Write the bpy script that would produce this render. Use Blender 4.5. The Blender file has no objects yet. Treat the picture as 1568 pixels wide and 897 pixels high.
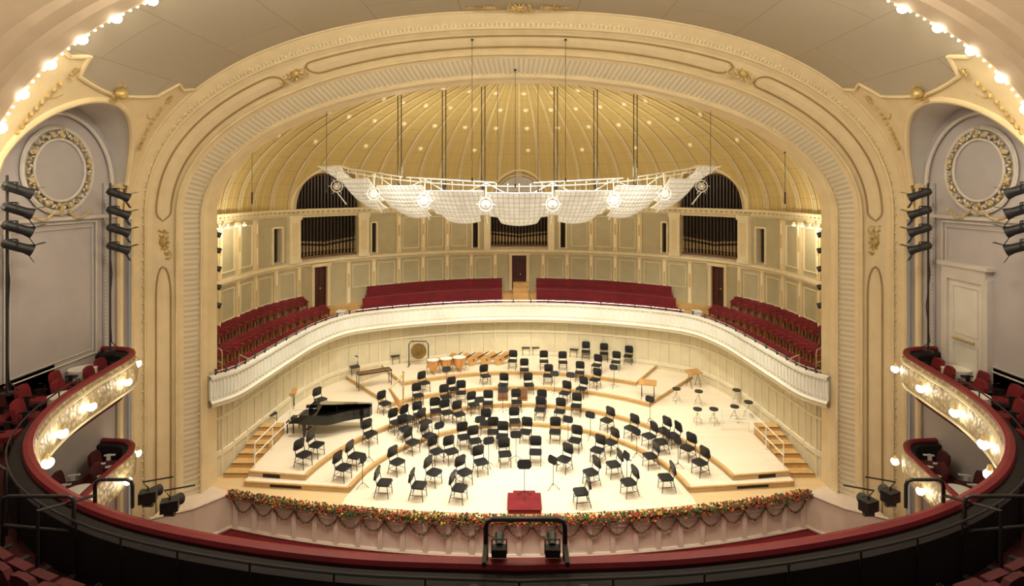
import bpy, math, random, bisect
from mathutils import Vector, Matrix
from math import sin, cos, pi, sqrt, radians, atan2, asin, acos
random.seed(7)
HC=11.0; F=850.0; CX=795.0; VH=290.0
S=bpy.context.scene
COL=S.collection

# ------------------------------------------------------------------ materials
def newmat(name):
    m=bpy.data.materials.new(name); m.use_nodes=True
    nt=m.node_tree; b=nt.nodes['Principled BSDF']
    return m,nt,b
def nosample(m):
    try: m.cycles.emission_sampling='NONE'
    except Exception: pass
    return m
def mat(name,col,rough=.55,metal=0,var=.07,scale=2.0,bump=0,bscale=30,emit=0,ecol=None,coord='Object',trans=0):
    m,nt,b=newmat(name); N=nt.nodes; L=nt.links
    tc=N.new('ShaderNodeTexCoord')
    nz=N.new('ShaderNodeTexNoise'); nz.inputs['Scale'].default_value=scale; nz.inputs['Detail'].default_value=3
    L.new(tc.outputs[coord],nz.inputs['Vector'])
    r=N.new('ShaderNodeValToRGB')
    r.color_ramp.elements[0].position=.3; r.color_ramp.elements[1].position=.7
    r.color_ramp.elements[0].color=(*[c*(1-var) for c in col],1)
    r.color_ramp.elements[1].color=(*[min(1,c*(1+var)) for c in col],1)
    L.new(nz.outputs['Fac'],r.inputs['Fac']); L.new(r.outputs['Color'],b.inputs['Base Color'])
    b.inputs['Roughness'].default_value=rough; b.inputs['Metallic'].default_value=metal
    b.inputs['Transmission Weight'].default_value=trans
    if bump:
        n2=N.new('ShaderNodeTexNoise'); n2.inputs['Scale'].default_value=bscale; L.new(tc.outputs[coord],n2.inputs['Vector'])
        bp=N.new('ShaderNodeBump'); bp.inputs['Strength'].default_value=bump; bp.inputs['Distance'].default_value=.03
        L.new(n2.outputs['Fac'],bp.inputs['Height']); L.new(bp.outputs['Normal'],b.inputs['Normal'])
    if emit:
        b.inputs['Emission Color'].default_value=(*(ecol or col),1); b.inputs['Emission Strength'].default_value=emit
        nosample(m)
    return m
def brickmat(name,c1,c2,line,coord,scale,bw,bh,mortar,rough=.5,rot=0,offset=.5,bump=.3,rotv=None,emit=0):
    m,nt,b=newmat(name); N=nt.nodes; L=nt.links
    tc=N.new('ShaderNodeTexCoord'); mp=N.new('ShaderNodeMapping')
    mp.inputs['Rotation'].default_value=rotv or (0,0,rot)
    L.new(tc.outputs[coord],mp.inputs['Vector'])
    br=N.new('ShaderNodeTexBrick'); br.offset=offset
    br.inputs['Color1'].default_value=(*c1,1); br.inputs['Color2'].default_value=(*c2,1); br.inputs['Mortar'].default_value=(*line,1)
    br.inputs['Scale'].default_value=scale; br.inputs['Brick Width'].default_value=bw; br.inputs['Row Height'].default_value=bh
    br.inputs['Mortar Size'].default_value=mortar; br.inputs['Mortar Smooth'].default_value=.5
    L.new(mp.outputs['Vector'],br.inputs['Vector']); L.new(br.outputs['Color'],b.inputs['Base Color'])
    b.inputs['Roughness'].default_value=rough
    if bump:
        bp=N.new('ShaderNodeBump'); bp.invert=True; bp.inputs['Strength'].default_value=bump; bp.inputs['Distance'].default_value=.02
        L.new(br.outputs['Fac'],bp.inputs['Height']); L.new(bp.outputs['Normal'],b.inputs['Normal'])
    if emit:
        L.new(br.outputs['Color'],b.inputs['Emission Color']); b.inputs['Emission Strength'].default_value=emit; nosample(m)
    return m
def wavemat(name,c1,c2,scale,coord='UV',direction='X',rough=.55,bump=.6,dist=0.05,p0=.25,p1=.75):
    m,nt,b=newmat(name); N=nt.nodes; L=nt.links
    tc=N.new('ShaderNodeTexCoord'); w=N.new('ShaderNodeTexWave'); w.bands_direction=direction
    w.inputs['Scale'].default_value=scale; L.new(tc.outputs[coord],w.inputs['Vector'])
    r=N.new('ShaderNodeValToRGB'); r.color_ramp.elements[0].position=p0; r.color_ramp.elements[1].position=p1
    r.color_ramp.elements[0].color=(*c1,1); r.color_ramp.elements[1].color=(*c2,1)
    L.new(w.outputs['Fac'],r.inputs['Fac']); L.new(r.outputs['Color'],b.inputs['Base Color'])
    bp=N.new('ShaderNodeBump'); bp.inputs['Strength'].default_value=bump; bp.inputs['Distance'].default_value=dist
    L.new(w.outputs['Fac'],bp.inputs['Height']); L.new(bp.outputs['Normal'],b.inputs['Normal'])
    b.inputs['Roughness'].default_value=rough
    return m
def vormat(name,c1,c2,scale,coord='Object',rough=.5,bump=.7,metal=0,emit=0,p1=.6):
    m,nt,b=newmat(name); N=nt.nodes; L=nt.links
    tc=N.new('ShaderNodeTexCoord'); w=N.new('ShaderNodeTexVoronoi')
    w.inputs['Scale'].default_value=scale; L.new(tc.outputs[coord],w.inputs['Vector'])
    r=N.new('ShaderNodeValToRGB'); r.color_ramp.elements[0].position=.1; r.color_ramp.elements[1].position=p1
    r.color_ramp.elements[0].color=(*c1,1); r.color_ramp.elements[1].color=(*c2,1)
    L.new(w.outputs['Distance'],r.inputs['Fac']); L.new(r.outputs['Color'],b.inputs['Base Color'])
    bp=N.new('ShaderNodeBump'); bp.invert=True; bp.inputs['Strength'].default_value=bump; bp.inputs['Distance'].default_value=.05
    L.new(w.outputs['Distance'],bp.inputs['Height']); L.new(bp.outputs['Normal'],b.inputs['Normal'])
    b.inputs['Roughness'].default_value=rough; b.inputs['Metallic'].default_value=metal
    if emit:
        L.new(r.outputs['Color'],b.inputs['Emission Color']); b.inputs['Emission Strength'].default_value=emit; nosample(m)
    return m

M_cream=mat('plaster_cream',(.74,.605,.36),.6,var=.05)
M_cream2=mat('plaster_light',(.79,.69,.46),.55,var=.05)
M_vaulttan=mat('plaster_tan',(.52,.40,.275),.65,var=.05)
M_lower=mat('stage_wall_cream',(.66,.585,.39),.5,var=.05)
M_lowertrim=mat('stage_wall_trim',(.74,.66,.46),.5,var=.05)
M_pale=mat('plaster_pale',(.60,.56,.51),.6,var=.05)
M_panel=mat('wall_panel_olive',(.47,.41,.25),.5,var=.06)
M_rib=mat('rib_cream',(.82,.69,.40),.5,var=.05)
M_orn=wavemat('proscenium_ornament',(.57,.49,.33),(.71,.62,.43),1.7,bump=.35,dist=.03)
M_bead=wavemat('bead_moulding',(.58,.47,.27),(.78,.66,.43),2.4,bump=.6,dist=.03)
M_grey=brickmat('ceiling_grey_panels',(.44,.385,.29),(.46,.405,.305),(.34,.285,.20),'UV',1.0,2.9,1.25,.010,.7,offset=.5,bump=.15)
M_lilac=mat('wall_lilac_grey',(.45,.415,.42),.6,var=.04,bump=.1,bscale=8)
M_lilac2=mat('panel_lilac',(.40,.375,.375),.55,var=.04)
M_dome=brickmat('dome_gold_panels',(.59,.45,.18),(.61,.465,.19),(.46,.335,.12),'UV',1.0,.5,.55,.014,.5,offset=0,bump=.25)
M_domerib=wavemat('dome_rib_beads',(.62,.48,.22),(.92,.81,.55),1.2,direction='Y',bump=.5,p0=.35,p1=.5)
M_gold=mat('gilding',(.58,.42,.16),.4,metal=.45,var=.25,scale=8,bump=.5)
M_goldpale=mat('gilding_pale',(.60,.48,.26),.42,metal=.3,var=.25,scale=8,bump=.5)
M_brown=mat('gold_brown_line',(.38,.25,.10),.5,metal=.2)
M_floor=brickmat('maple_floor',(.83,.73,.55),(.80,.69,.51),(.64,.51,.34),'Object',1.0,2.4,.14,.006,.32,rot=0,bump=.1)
M_floorh=brickmat('honey_floor',(.70,.51,.27),(.66,.47,.24),(.50,.34,.16),'Object',1.0,2.4,.14,.006,.32,rot=0,bump=.1)
M_wood=mat('honey_wood',(.58,.35,.13),.4,var=.12,scale=5)
M_fascia=mat('riser_fascia',(.52,.35,.16),.5)
M_white=mat('parapet_white',(.82,.81,.72),.45,var=.03)
M_whitegold=mat('gold_line',(.56,.45,.22),.4,metal=.3)
M_red=mat('red_upholstery',(.15,.004,.008),.75,var=.2,bump=.2)
M_redseat=mat('red_velvet_seat',(.17,.006,.012),.8,var=.2,bump=.2)
M_redrail=mat('red_velvet_rail',(.18,.009,.014),.55,var=.15)
M_redcarpet=mat('red_carpet',(.17,.006,.010),.9,var=.2,bump=.3,bscale=80)
M_darkred=mat('balcony_red_dark',(.065,.004,.007),.8,var=.3)  # darkened red: gloom of the unlit seating put into the colour
M_blackred=mat('balcony_parapet_inside',(.007,.004,.004),.8,var=.3)  # near-black: shadow behind the rail put into the colour
M_black=mat('black_satin',(.012,.012,.013),.45,var=.1)
M_black2=mat('black_plastic',(.018,.018,.02),.5,var=.1)
M_pianoblk=mat('piano_lacquer',(.008,.008,.008),.12,var=.05)
M_chrome=mat('chrome',(.65,.64,.6),.25,metal=.9)
M_copper=mat('copper',(.65,.34,.12),.3,metal=.7,var=.1)
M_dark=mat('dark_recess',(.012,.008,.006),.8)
M_door=mat('mahogany_door',(.06,.012,.008),.4,var=.3,scale=6)
M_pipe=mat('organ_pipe',(.45,.33,.18),.35,metal=.6)
M_pipedark=mat('organ_pipe_dark',(.05,.032,.02),.35,metal=.4)
M_glass=brickmat('cellular_acrylic',(.90,.88,.79),(.76,.74,.65),(.50,.45,.32),'UV',1.0,.5,.5,.035,.1,offset=0,bump=.6,emit=.24)  # own glow added, panels stay dim under the lamps alone
M_glassframe=mat('canopy_frame_white',(.80,.77,.66),.4,emit=.12,ecol=(1,.95,.8))  # slight glow added to brighten the frame, which is no lamp
M_bulb=mat('bulb_glow',(1,.93,.75),.5,emit=20,ecol=(1,.90,.70))
M_bulbs=mat('bulb_small',(1,.93,.75),.5,emit=6,ecol=(1,.90,.70))
M_dl=mat('downlight_lens',(1,.93,.75),.5,emit=.3,ecol=(1,.92,.74))
M_boxfront=vormat('box_front_relief',(.70,.61,.42),(.38,.30,.16),7)
M_stagefront=mat('stage_front_pinkwhite',(.68,.56,.45),.6,var=.05)
M_keyw=mat('ivory',(.85,.83,.76),.3)
M_leaf=mat('leaf_green',(.05,.09,.02),.7,var=.4)
M_flr=mat('flower_red',(.42,.025,.015),.6,var=.3); M_fly=mat('flower_yellow',(.65,.38,.05),.6,var=.3); M_flo=mat('flower_orange',(.50,.13,.03),.6,var=.3)
M_garl=mat('garland_dark',(.16,.08,.05),.8,var=.5,scale=20)
M_brownwood=mat('brown_wood',(.20,.09,.035),.4,var=.2)
M_tan=mat('tan_wood',(.50,.27,.09),.35,var=.2)

# ------------------------------------------------------------------ mesh builder
class MB:
    def __init__(s): s.v=[];s.f=[];s.m=[];s.uv=[];s.M=Matrix.Identity(4)
    def add(s,vs,fs,mi=0,uvs=None):
        o=len(s.v); s.v+= [tuple(s.M@Vector(p)) for p in vs]
        for k,f in enumerate(fs):
            s.f.append([o+i for i in f]); s.m.append(mi)
            s.uv.append([uvs[i] for i in f] if uvs else [(0,0)]*len(f))
    def box(s,c,d,mi=0,rz=0,tap=1):
        x,y,z=[k/2 for k in d]; vs=[]
        for sz,t in((-1,1),(1,tap)):
            for sx,sy in((-1,-1),(1,-1),(1,1),(-1,1)):
                px,py=sx*x*t,sy*y*t
                vs.append((c[0]+px*cos(rz)-py*sin(rz),c[1]+px*sin(rz)+py*cos(rz),c[2]+sz*z))
        s.add(vs,[(3,2,1,0),(4,5,6,7),(0,1,5,4),(1,2,6,5),(2,3,7,6),(3,0,4,7)],mi)
    def cyl(s,p0,p1,r0,r1=None,n=8,mi=0,caps=True):
        if r1 is None:r1=r0
        p0=Vector(p0);p1=Vector(p1);d=(p1-p0).normalized()
        a=Vector((0,0,1)) if abs(d.z)<.9 else Vector((1,0,0))
        u=d.cross(a).normalized();w=d.cross(u)
        vs=[p0+(u*cos(2*pi*i/n)+w*sin(2*pi*i/n))*r0 for i in range(n)]+[p1+(u*cos(2*pi*i/n)+w*sin(2*pi*i/n))*r1 for i in range(n)]
        fs=[(i,(i+1)%n,n+(i+1)%n,n+i) for i in range(n)]
        if caps: fs+=[tuple(range(n))[::-1],tuple(range(n,2*n))]
        s.add(vs,fs,mi)
    def tube(s,path,r,n=6,mi=0,closed=False):
        P=[Vector(p) for p in path];m=len(P);vs=[];prev=None
        for i in range(m):
            if closed: d=(P[(i+1)%m]-P[i-1])
            else: d=P[min(i+1,m-1)]-P[max(i-1,0)]
            d=d.normalized() if d.length>1e-9 else Vector((0,0,1))
            if prev is None:
                a=Vector((0,0,1)) if abs(d.z)<.9 else Vector((1,0,0)); u=d.cross(a).normalized()
            else:
                u=(prev-d*prev.dot(d)); u=u.normalized() if u.length>1e-6 else d.orthogonal().normalized()
            prev=u; w=d.cross(u)
            rr=r[i] if isinstance(r,(list,tuple)) else r
            vs+=[P[i]+(u*cos(2*pi*k/n)+w*sin(2*pi*k/n))*rr for k in range(n)]
        fs=[];mm=m if closed else m-1
        for i in range(mm):
            j=(i+1)%m
            for k in range(n): fs.append((i*n+k,i*n+(k+1)%n,j*n+(k+1)%n,j*n+k))
        if not closed: fs+=[tuple(range(n))[::-1],tuple(range((m-1)*n,m*n))]
        s.add(vs,fs,mi)
    def grid(s,rows,mi=0,us=1,vs_=1,closed=False,ul=None):
        m=len(rows);n=len(rows[0]);v=[p for r in rows for p in r]
        uv=[((ul[j] if ul else us*j/(n-1)),vs_*i/(m-1)) for i in range(m) for j in range(n)]
        fs=[]
        for i in range(m-1 if not closed else m):
            a=i;b=(i+1)%m
            for j in range(n-1): fs.append((a*n+j,a*n+j+1,b*n+j+1,b*n+j))
        s.add(v,fs,mi,uv)
    def prism(s,poly,z0,z1,mi=0,mtop=None):
        n=len(poly)
        vs=[(p[0],p[1],z0) for p in poly]+[(p[0],p[1],z1) for p in poly]
        s.add(vs,[(i,(i+1)%n,n+(i+1)%n,n+i) for i in range(n)]+[tuple(range(n))[::-1]],mi)
        s.add([(p[0],p[1],z1) for p in poly],[tuple(range(n))],mi if mtop is None else mtop)
    def ell(s,c,r,mi=0,nu=8,nv=5,R=None):
        c=Vector(c);vs=[]
        if not hasattr(r,'__len__'): r=(r,r,r)
        for i in range(nv+1):
            t=pi*i/nv
            for j in range(nu):
                p=Vector((r[0]*sin(t)*cos(2*pi*j/nu),r[1]*sin(t)*sin(2*pi*j/nu),r[2]*cos(t)))
                if R: p=R@p
                vs.append(c+p)
        s.add(vs,[(i*nu+j,(i+1)*nu+j,(i+1)*nu+(j+1)%nu,i*nu+(j+1)%nu) for i in range(nv) for j in range(nu)],mi)
    def lathe(s,prof,c,n=16,mi=0):
        rows=[[(c[0]+r*cos(2*pi*j/n),c[1]+r*sin(2*pi*j/n),c[2]+z) for j in range(n+1)] for r,z in prof]
        s.grid(rows,mi)
    def mesh(s,name,mats,smooth=False,ang=35):
        me=bpy.data.meshes.new(name); me.from_pydata(s.v,[],s.f)
        for m in mats: me.materials.append(m)
        me.polygons.foreach_set('material_index',s.m)
        uvl=me.uv_layers.new(name='UVMap'); fl=[c for f in s.uv for t in f for c in t]
        uvl.data.foreach_set('uv',fl)
        if smooth:
            me.polygons.foreach_set('use_smooth',[True]*len(s.f))
            me.update()
            try: me.set_sharp_from_angle(angle=radians(ang))
            except Exception: pass
        me.validate(); me.update()
        return me
    def obj(s,name,mats,smooth=False,ang=35,parent=None):
        o=bpy.data.objects.new(name,s.mesh(name,mats,smooth,ang)); COL.objects.link(o)
        if parent: o.parent=parent
        return o
def inst(name,me,loc,rz=0,sc=1):
    o=bpy.data.objects.new(name,me); o.location=loc; o.rotation_euler=(0,0,rz); o.scale=(sc,)*3; COL.objects.link(o); return o
def catmull(P,k):
    P=[Vector(p) for p in P];out=[]
    E=[P[0]*2-P[1]]+P+[P[-1]*2-P[-2]]
    for i in range(1,len(E)-2):
        a,b,c,d=E[i-1],E[i],E[i+1],E[i+2]
        for j in range(k):
            t=j/k
            out.append(.5*((2*b)+(c-a)*t+(2*a-5*b+4*c-d)*t*t+(3*b-a-3*c+d)*t**3))
    out.append(P[-1]); return out
def lerp(a,b,t): return a+(b-a)*t

# ------------------------------------------------------------------ plans (metres, camera above x=0,y=0; stage floor z=0)
W_half=[(11.35,20.3),(10.85,21.2),(10.7,23),(10.55,25.5),(10.3,28),(9.5,30.3),(7.8,31.6),(5.5,32.6),(2.8,33.35),(0,33.6)]
O_half=[(13.3,20.4),(13.15,23.4),(13.1,26),(12.9,28.3),(11.9,30.8),(10.3,32.8),(8.5,34.2),(5.8,35.8),(3,36.7),(0,37)]
def full(h): return [(-x,y) for x,y in h]+[(x,y) for x,y in h[::-1][1:]]
W=catmull(full(W_half),8); O=catmull(full(O_half),8)
def Wn(i,off):
    a=W[max(i-1,0)];b=W[min(i+1,len(W)-1)];d=(b-a).normalized();nn=Vector((d.y,-d.x));return W[i]+nn*off
SET=-.6
LW=[Wn(i,SET) for i in range(len(W))]
OD=catmull(full(O_half),60)
sl=[0]
for i in range(1,len(OD)): sl.append(sl[-1]+(OD[i]-OD[i-1]).length)
half=sl[-1]/2; sl=[a-half for a in sl]; SMAX=half
def wp(s,off=0,z=0):
    i=min(max(bisect.bisect(sl,s)-1,0),len(OD)-2)
    t=(s-sl[i])/(sl[i+1]-sl[i]); p=OD[i].lerp(OD[i+1],t); d=(OD[i+1]-OD[i]).normalized()
    n=Vector((d.y,-d.x))
    q=p+n*off; return (q.x,q.y,z)
def s_of_dx(dx):
    for k in range(0,2400):
        s=SMAX*k/2400; x,y,_=wp(s)
        if x/y*F>=dx: return s
    return SMAX
def wstrip(mb,s0,s1,z0,z1,off=0,mi=0,n=None,zf=None):
    n=n or max(1,int(abs(s1-s0)/.5))
    ss=[lerp(s0,s1,i/n) for i in range(n+1)]
    mb.grid([[wp(s,off,z0) for s in ss],[wp(s,off,z1) for s in ss]],mi,us=abs(s1-s0),vs_=abs(z1-z0))
def wbox(mb,s0,s1,z0,z1,o0,o1,mi=0,n=None):
    n=n or max(1,int(abs(s1-s0)/.6))
    ss=[lerp(s0,s1,i/n) for i in range(n+1)]
    rows=[[wp(s,o0,z0) for s in ss],[wp(s,o1,z0) for s in ss],[wp(s,o1,z1) for s in ss],[wp(s,o0,z1) for s in ss]]
    mb.grid(rows,mi,us=abs(s1-s0),closed=True)
    for s in (s0,s1): mb.add([wp(s,o0,z0),wp(s,o1,z0),wp(s,o1,z1),wp(s,o0,z1)],[(0,1,2,3)],mi)

C0=Vector((0,19.5))
TIERS=[(6.2,.2,6),(8.0,.4,8),(9.8,.6,50),(11.6,.8,58)]
def ray_W(al):
    d=Vector((cos(al),sin(al)));best=None
    for i in range(len(LW)-1):
        a=LW[i]-C0;b=LW[i+1]-C0;e=b-a
        det=d.x*(-e.y)+e.x*d.y
        if abs(det)<1e-9: continue
        t=(a.x*(-e.y)+e.x*a.y)/det; k=(d.x*a.y-d.y*a.x)/det
        if t>0 and -1e-6<=k<=1+1e-6 and (best is None or t<best): best=t
    t=(best or 11)
    if abs(d.x)>.01:
        tx=10.2/abs(d.x)
        if tx<t and (C0+d*tx).y<24.2: t=tx
    return C0+d*t
def tierz(x,y):
    v=Vector((x,y))-C0;z=0
    if y>C0.y:
        al=math.degrees(atan2(v.y,abs(v.x)))
        for R,h,a in TIERS:
            if v.length>R and al>=a: z=h
    return z
def on_stage(u,v,h=0):
    z=0
    for _ in range(8):
        y=(HC-z-h)*F/(v-VH);x=(u-CX)/F*y;z=tierz(x,y)
    return x,y,z
def face(x,y,tx=0,ty=19.3): return atan2(ty-y,tx-x)-pi/2
def yfront(x): return 18.5+x*x/(2*34.0)

# ================================================================== STAGE
ZF=-1.28
mb=MB()
fr=[(x,yfront(x)) for x in [10.4*(1-i/20*1.0)-0 for i in range(41)]]
poly=[(p.x,p.y) for p in LW]+fr
n=len(poly)
mb.add([(p[0],p[1],0) for p in poly],[tuple(range(n))[::-1]],0)
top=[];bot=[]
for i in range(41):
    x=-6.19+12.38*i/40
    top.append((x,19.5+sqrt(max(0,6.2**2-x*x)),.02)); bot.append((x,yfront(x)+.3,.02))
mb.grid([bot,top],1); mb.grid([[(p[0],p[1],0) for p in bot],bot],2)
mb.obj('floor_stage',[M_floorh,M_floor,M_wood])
for R,h,a in TIERS:
    mb=MB();al=[radians(lerp(a,180-a,i/80)) for i in range(81)]
    inn=[C0+Vector((cos(t),sin(t)))*R for t in al]; out=[ray_W(t) for t in al]
    mb.grid([[(p.x,p.y,h) for p in inn],[(p.x,p.y,h) for p in out]],0)
    mb.grid([[(p.x,p.y,0) for p in inn],[(p.x,p.y,h-.03) for p in inn]],1)
    mb.grid([[(p.x,p.y,0) for p in out],[(p.x,p.y,h) for p in out]],1)
    inn2=[C0+Vector((cos(t),sin(t)))*(R+.10) for t in al]
    inn1=[C0+Vector((cos(t),sin(t)))*(R-.04) for t in al]
    mb.grid([[(p.x,p.y,h+.006) for p in inn2],[(p.x,p.y,h+.006) for p in inn1],[(p.x,p.y,h-.05) for p in inn1],[(p.x,p.y,h-.05) for p in inn]],2)
    for k in(0,-1):
        mb.add([(inn[k].x,inn[k].y,0),(out[k].x,out[k].y,0),(out[k].x,out[k].y,h),(inn[k].x,inn[k].y,h)],[(0,1,2,3)],1)
        mb.tube([(inn[k].x,inn[k].y,h-.02),(out[k].x,out[k].y,h-.02)],.035,6,2)
        if a<40:
            p=inn[k].lerp(out[k],.45);q=inn[k].lerp(out[k],.75)
            mb.add([(p.x,p.y-.01,.04),(q.x,q.y-.01,.04),(q.x,q.y-.01,h-.07),(p.x,p.y-.01,h-.07)],[(0,1,2,3)],3)
    mb.obj('floor_orchestra_riser',[M_floor,M_fascia,M_wood,M_dark])
mb=MB()
xs=[10.4*(1-i/20) for i in range(41)]
mb.grid([[(x,yfront(x),ZF) for x in xs],[(x,yfront(x),0) for x in xs]],0)
for z,r in((ZF+.08,.07),(-.12,.06),(-.3,.025)):
    mb.tube([(x,yfront(x)-.02,z) for x in xs],r,6,0)
for i in range(27):
    x=-10.2+i*20.4/26
    mb.box((x,yfront(x)-.03,-.65),(.16,.08,1.0),0)
for sg in(-1,1):
    pts=[(10.4,yfront(10.4)),(11.2,19.1),(12.3,18.5)]
    mb.grid([[(sg*a,b,ZF) for a,b in pts],[(sg*a,b,0.02) for a,b in pts]],0)
    mb.add([(sg*a,b,.02) for a,b in pts+[(12.3,20.5),(11.2,20.5)]],[(0,1,2,3,4)],0)
    mb.tube([(sg*a,b,.03) for a,b in pts],.05,6,0); mb.tube([(sg*a,b,ZF+.1) for a,b in pts],.07,6,0)
mb.obj('wall_stage_front',[M_stagefront])
mb=MB(); mb.add([(-13.3,5,ZF),(13.3,5,ZF),(13.3,21,ZF),(-13.3,21,ZF)],[(0,1,2,3)]); mb.obj('floor_auditorium',[M_redcarpet])

# flowers along stage lip
mb=MB()
OCT=[(1,0,0),(-1,0,0),(0,1,0),(0,-1,0),(0,0,1),(0,0,-1)]
OF=[(0,2,4),(2,1,4),(1,3,4),(3,0,4),(2,0,5),(1,2,5),(3,1,5),(0,3,5)]
for i in range(5600):
    x=random.uniform(-10.5,10.5)
    y=yfront(x)+random.uniform(-.26,.06);z=random.uniform(-.08,.17)
    r=random.uniform(.03,.052);mi=random.choices((0,1,2,3),(56,24,8,12))[0]
    th=random.random()*3
    mb.add([(x+r*(a*cos(th)-b*sin(th)),y+r*(a*sin(th)+b*cos(th)),z+r*c) for a,b,c in OCT],OF,mi)
mb.obj('flower_garland_stage_lip',[M_leaf,M_flr,M_fly,M_flo])
mb=MB();nsw=25
for i in range(nsw):
    xa=-10.3+i*20.6/nsw;xb=xa+20.6/nsw
    P=[]
    for k in range(15):
        t=k/14;x=lerp(xa,xb,t);P.append((x,yfront(x)-.1,-.16-.36*(1-(2*t-1)**2)))
    mb.tube(P,[.026+.01*sin(k*2.3) for k in range(15)],6,0)
    for k in range(22):
        t=random.random();x=lerp(xa,xb,t);z=-.16-.36*(1-(2*t-1)**2);r=.028
        mb.add([(x+random.uniform(-.03,.03)+r*a,yfront(x)-.13+r*b,z+r*c+random.uniform(-.03,.03)) for a,b,c in OCT],OF,random.choice((0,1)))
mb.obj('evergreen_swag_garland',[M_garl,M_leaf])

# podium
mb=MB(); px,py=.18,19.3
mb.box((px,py,.09),(1.12,1.0,.14),0); mb.box((px,py,.165),(1.18,1.06,.02),0)
mb.box((px,py+.66,.06),(.8,.3,.08),0)
mb.obj('conductor_podium',[M_redcarpet])

def wsweep(mb,prof,mi,i0=0,i1=None,us=60):
    i1=i1 or len(W)
    mb.grid([[(*Wn(i,o),z) for i in range(i0,i1)] for o,z in prof],mi,us=us)
mb=MB()
wsweep(mb,[(SET,-.0),(SET,3.1)],0)
wsweep(mb,[(SET,.82),(SET+.04,.82),(SET+.04,1.0),(SET,1.02)],1)
wsweep(mb,[(SET,2.2),(SET+.06,2.22),(SET+.06,2.3),(SET,2.33)],1)
for i in range(0,len(W),4):
    p=Wn(i,SET+.01)
    mb.cyl((*p,0),(*p,3.0),.05,n=6,mi=1)
    if i+4<len(W):
        q=Wn(i+2,SET); mb.cyl((*q,1.0),(*q,2.95),.018,n=5,mi=2)
mb.obj('wall_stage_lower',[M_lower,M_lowertrim,M_whitegold])
mb=MB()
wsweep(mb,[(SET,3.0),(.12,3.0),(.2,3.08),(.2,3.2),(.12,3.26),(.12,4.02),(.18,4.06),(.18,4.16),(-.08,4.16),(-.08,3.2)],0)
for i in range(len(W)):
    p=Wn(i,.13); mb.box((p.x,p.y,3.64),(.05,.05,.72),0)
wsweep(mb,[(.205,3.1),(.215,3.14),(.205,3.18)],1)
wsweep(mb,[(.125,3.34),(.14,3.36),(.125,3.38)],1)
wsweep(mb,[(.125,3.94),(.14,3.96),(.125,3.98)],1)
mb.tube([(*Wn(i,.04),4.3) for i in range(len(W))],.022,6,3)
for i in range(0,len(W),3): 
    p=Wn(i,.04); mb.cyl((*p,4.14),(*p,4.3),.015,n=5,mi=3)
mb.obj('choir_terrace_parapet',[M_white,M_whitegold,M_dark,M_chrome])
mb=MB()
for i in range(2,len(W)-2,3):
    p=Wn(i,.02); mb.cyl((*p,4.16),(*p,4.3),.03,.05,n=8,mi=0); mb.ell((*p,4.33),(.06,.06,.05),0)
mb.obj('parapet_reading_lamps',[M_black])

# terrace steps
mb=MB();NR=3
ZR=[3.25,3.75,4.25]
for k in range(NR):
    f0,f1=k/NR,(k+1)/NR
    a=[W[i].lerp(O[i],f0) for i in range(len(W))];b=[W[i].lerp(O[i],f1) for i in range(len(W))]
    z=ZR[k]
    mb.grid([[(p.x,p.y,z-(.2 if k==0 else .5)) for p in a],[(p.x,p.y,z) for p in a],[(p.x,p.y,z) for p in b]],0)
mb2=MB()
for j in range(7):
    y=33.75+j*.45; mb2.box((0.1,y+.25,3.25+j*.13),(1.0,.5,.3+j*.26*.9),0)
mb2.obj('terrace_aisle_steps',[M_wood])
mb.obj('floor_choir_terrace',[M_wood])

def seatback(mb,w,h,t,mi,zb,y0,lean):
    pr=[(-w/2,0),(w/2,0),(w/2,h*.7),(w*.38,h*.95),(0,h),(-w*.38,h*.95),(-w/2,h*.7)]
    n=len(pr);f=[(x,y0-lean*z/h,zb+z) for x,z in pr];b=[(x,y0-t-lean*z/h,zb+z) for x,z in pr]
    mb.add(f+b,[tuple(range(n))[::-1],tuple(range(n,2*n))]+[(i,(i+1)%n,n+(i+1)%n,n+i) for i in range(n)],mi)
def theatre_seat(mb,x,y,z,ang,folded=True,w=.5):
    mb.M=Matrix.Translation((x,y,z))@Matrix.Rotation(ang,4,'Z')
    seatback(mb,w*.96,.5,.09,0,.38,-.12,.1)
    if folded:
        mb.box((0,-.02,.56),(w*.86,.12,.34),0)
    else: mb.box((0,.12,.42),(w*.88,.42,.12),0)
    for sx in(-1,1):
        mb.box((sx*w*.5,.02,.33),(.045,.1,.66),1); mb.box((sx*w*.5,.05,.63),(.05,.30,.035),1)
    mb.M=Matrix.Identity(4)
for sg in(-1,1):
    mb=MB()
    for k in range(NR):
        f=(k+.62)/NR
        C=[Vector((sg*abs(W[i].x),W[i].y)).lerp(Vector((sg*abs(O[i].x),O[i].y)),f) for i in range(2,44)]
        acc=0;nxt=.5
        for i in range(1,len(C)):
            d=(C[i]-C[i-1]);L=d.length
            while acc+L>=nxt:
                p=C[i-1]+d*((nxt-acc)/L); nxt+=.55
                if p.y>30.7: continue
                nn=Vector((d.y,-d.x)).normalized()
                if nn.x*sg>0: nn=-nn
                nn=(nn+Vector((0,-.35))).normalized()
                theatre_seat(mb,p.x,p.y,ZR[k],atan2(nn.y,nn.x)-pi/2,folded=True,w=.54)
            acc+=L
    mb.obj('choir_terrace_seats',[M_red,M_brownwood])
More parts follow.
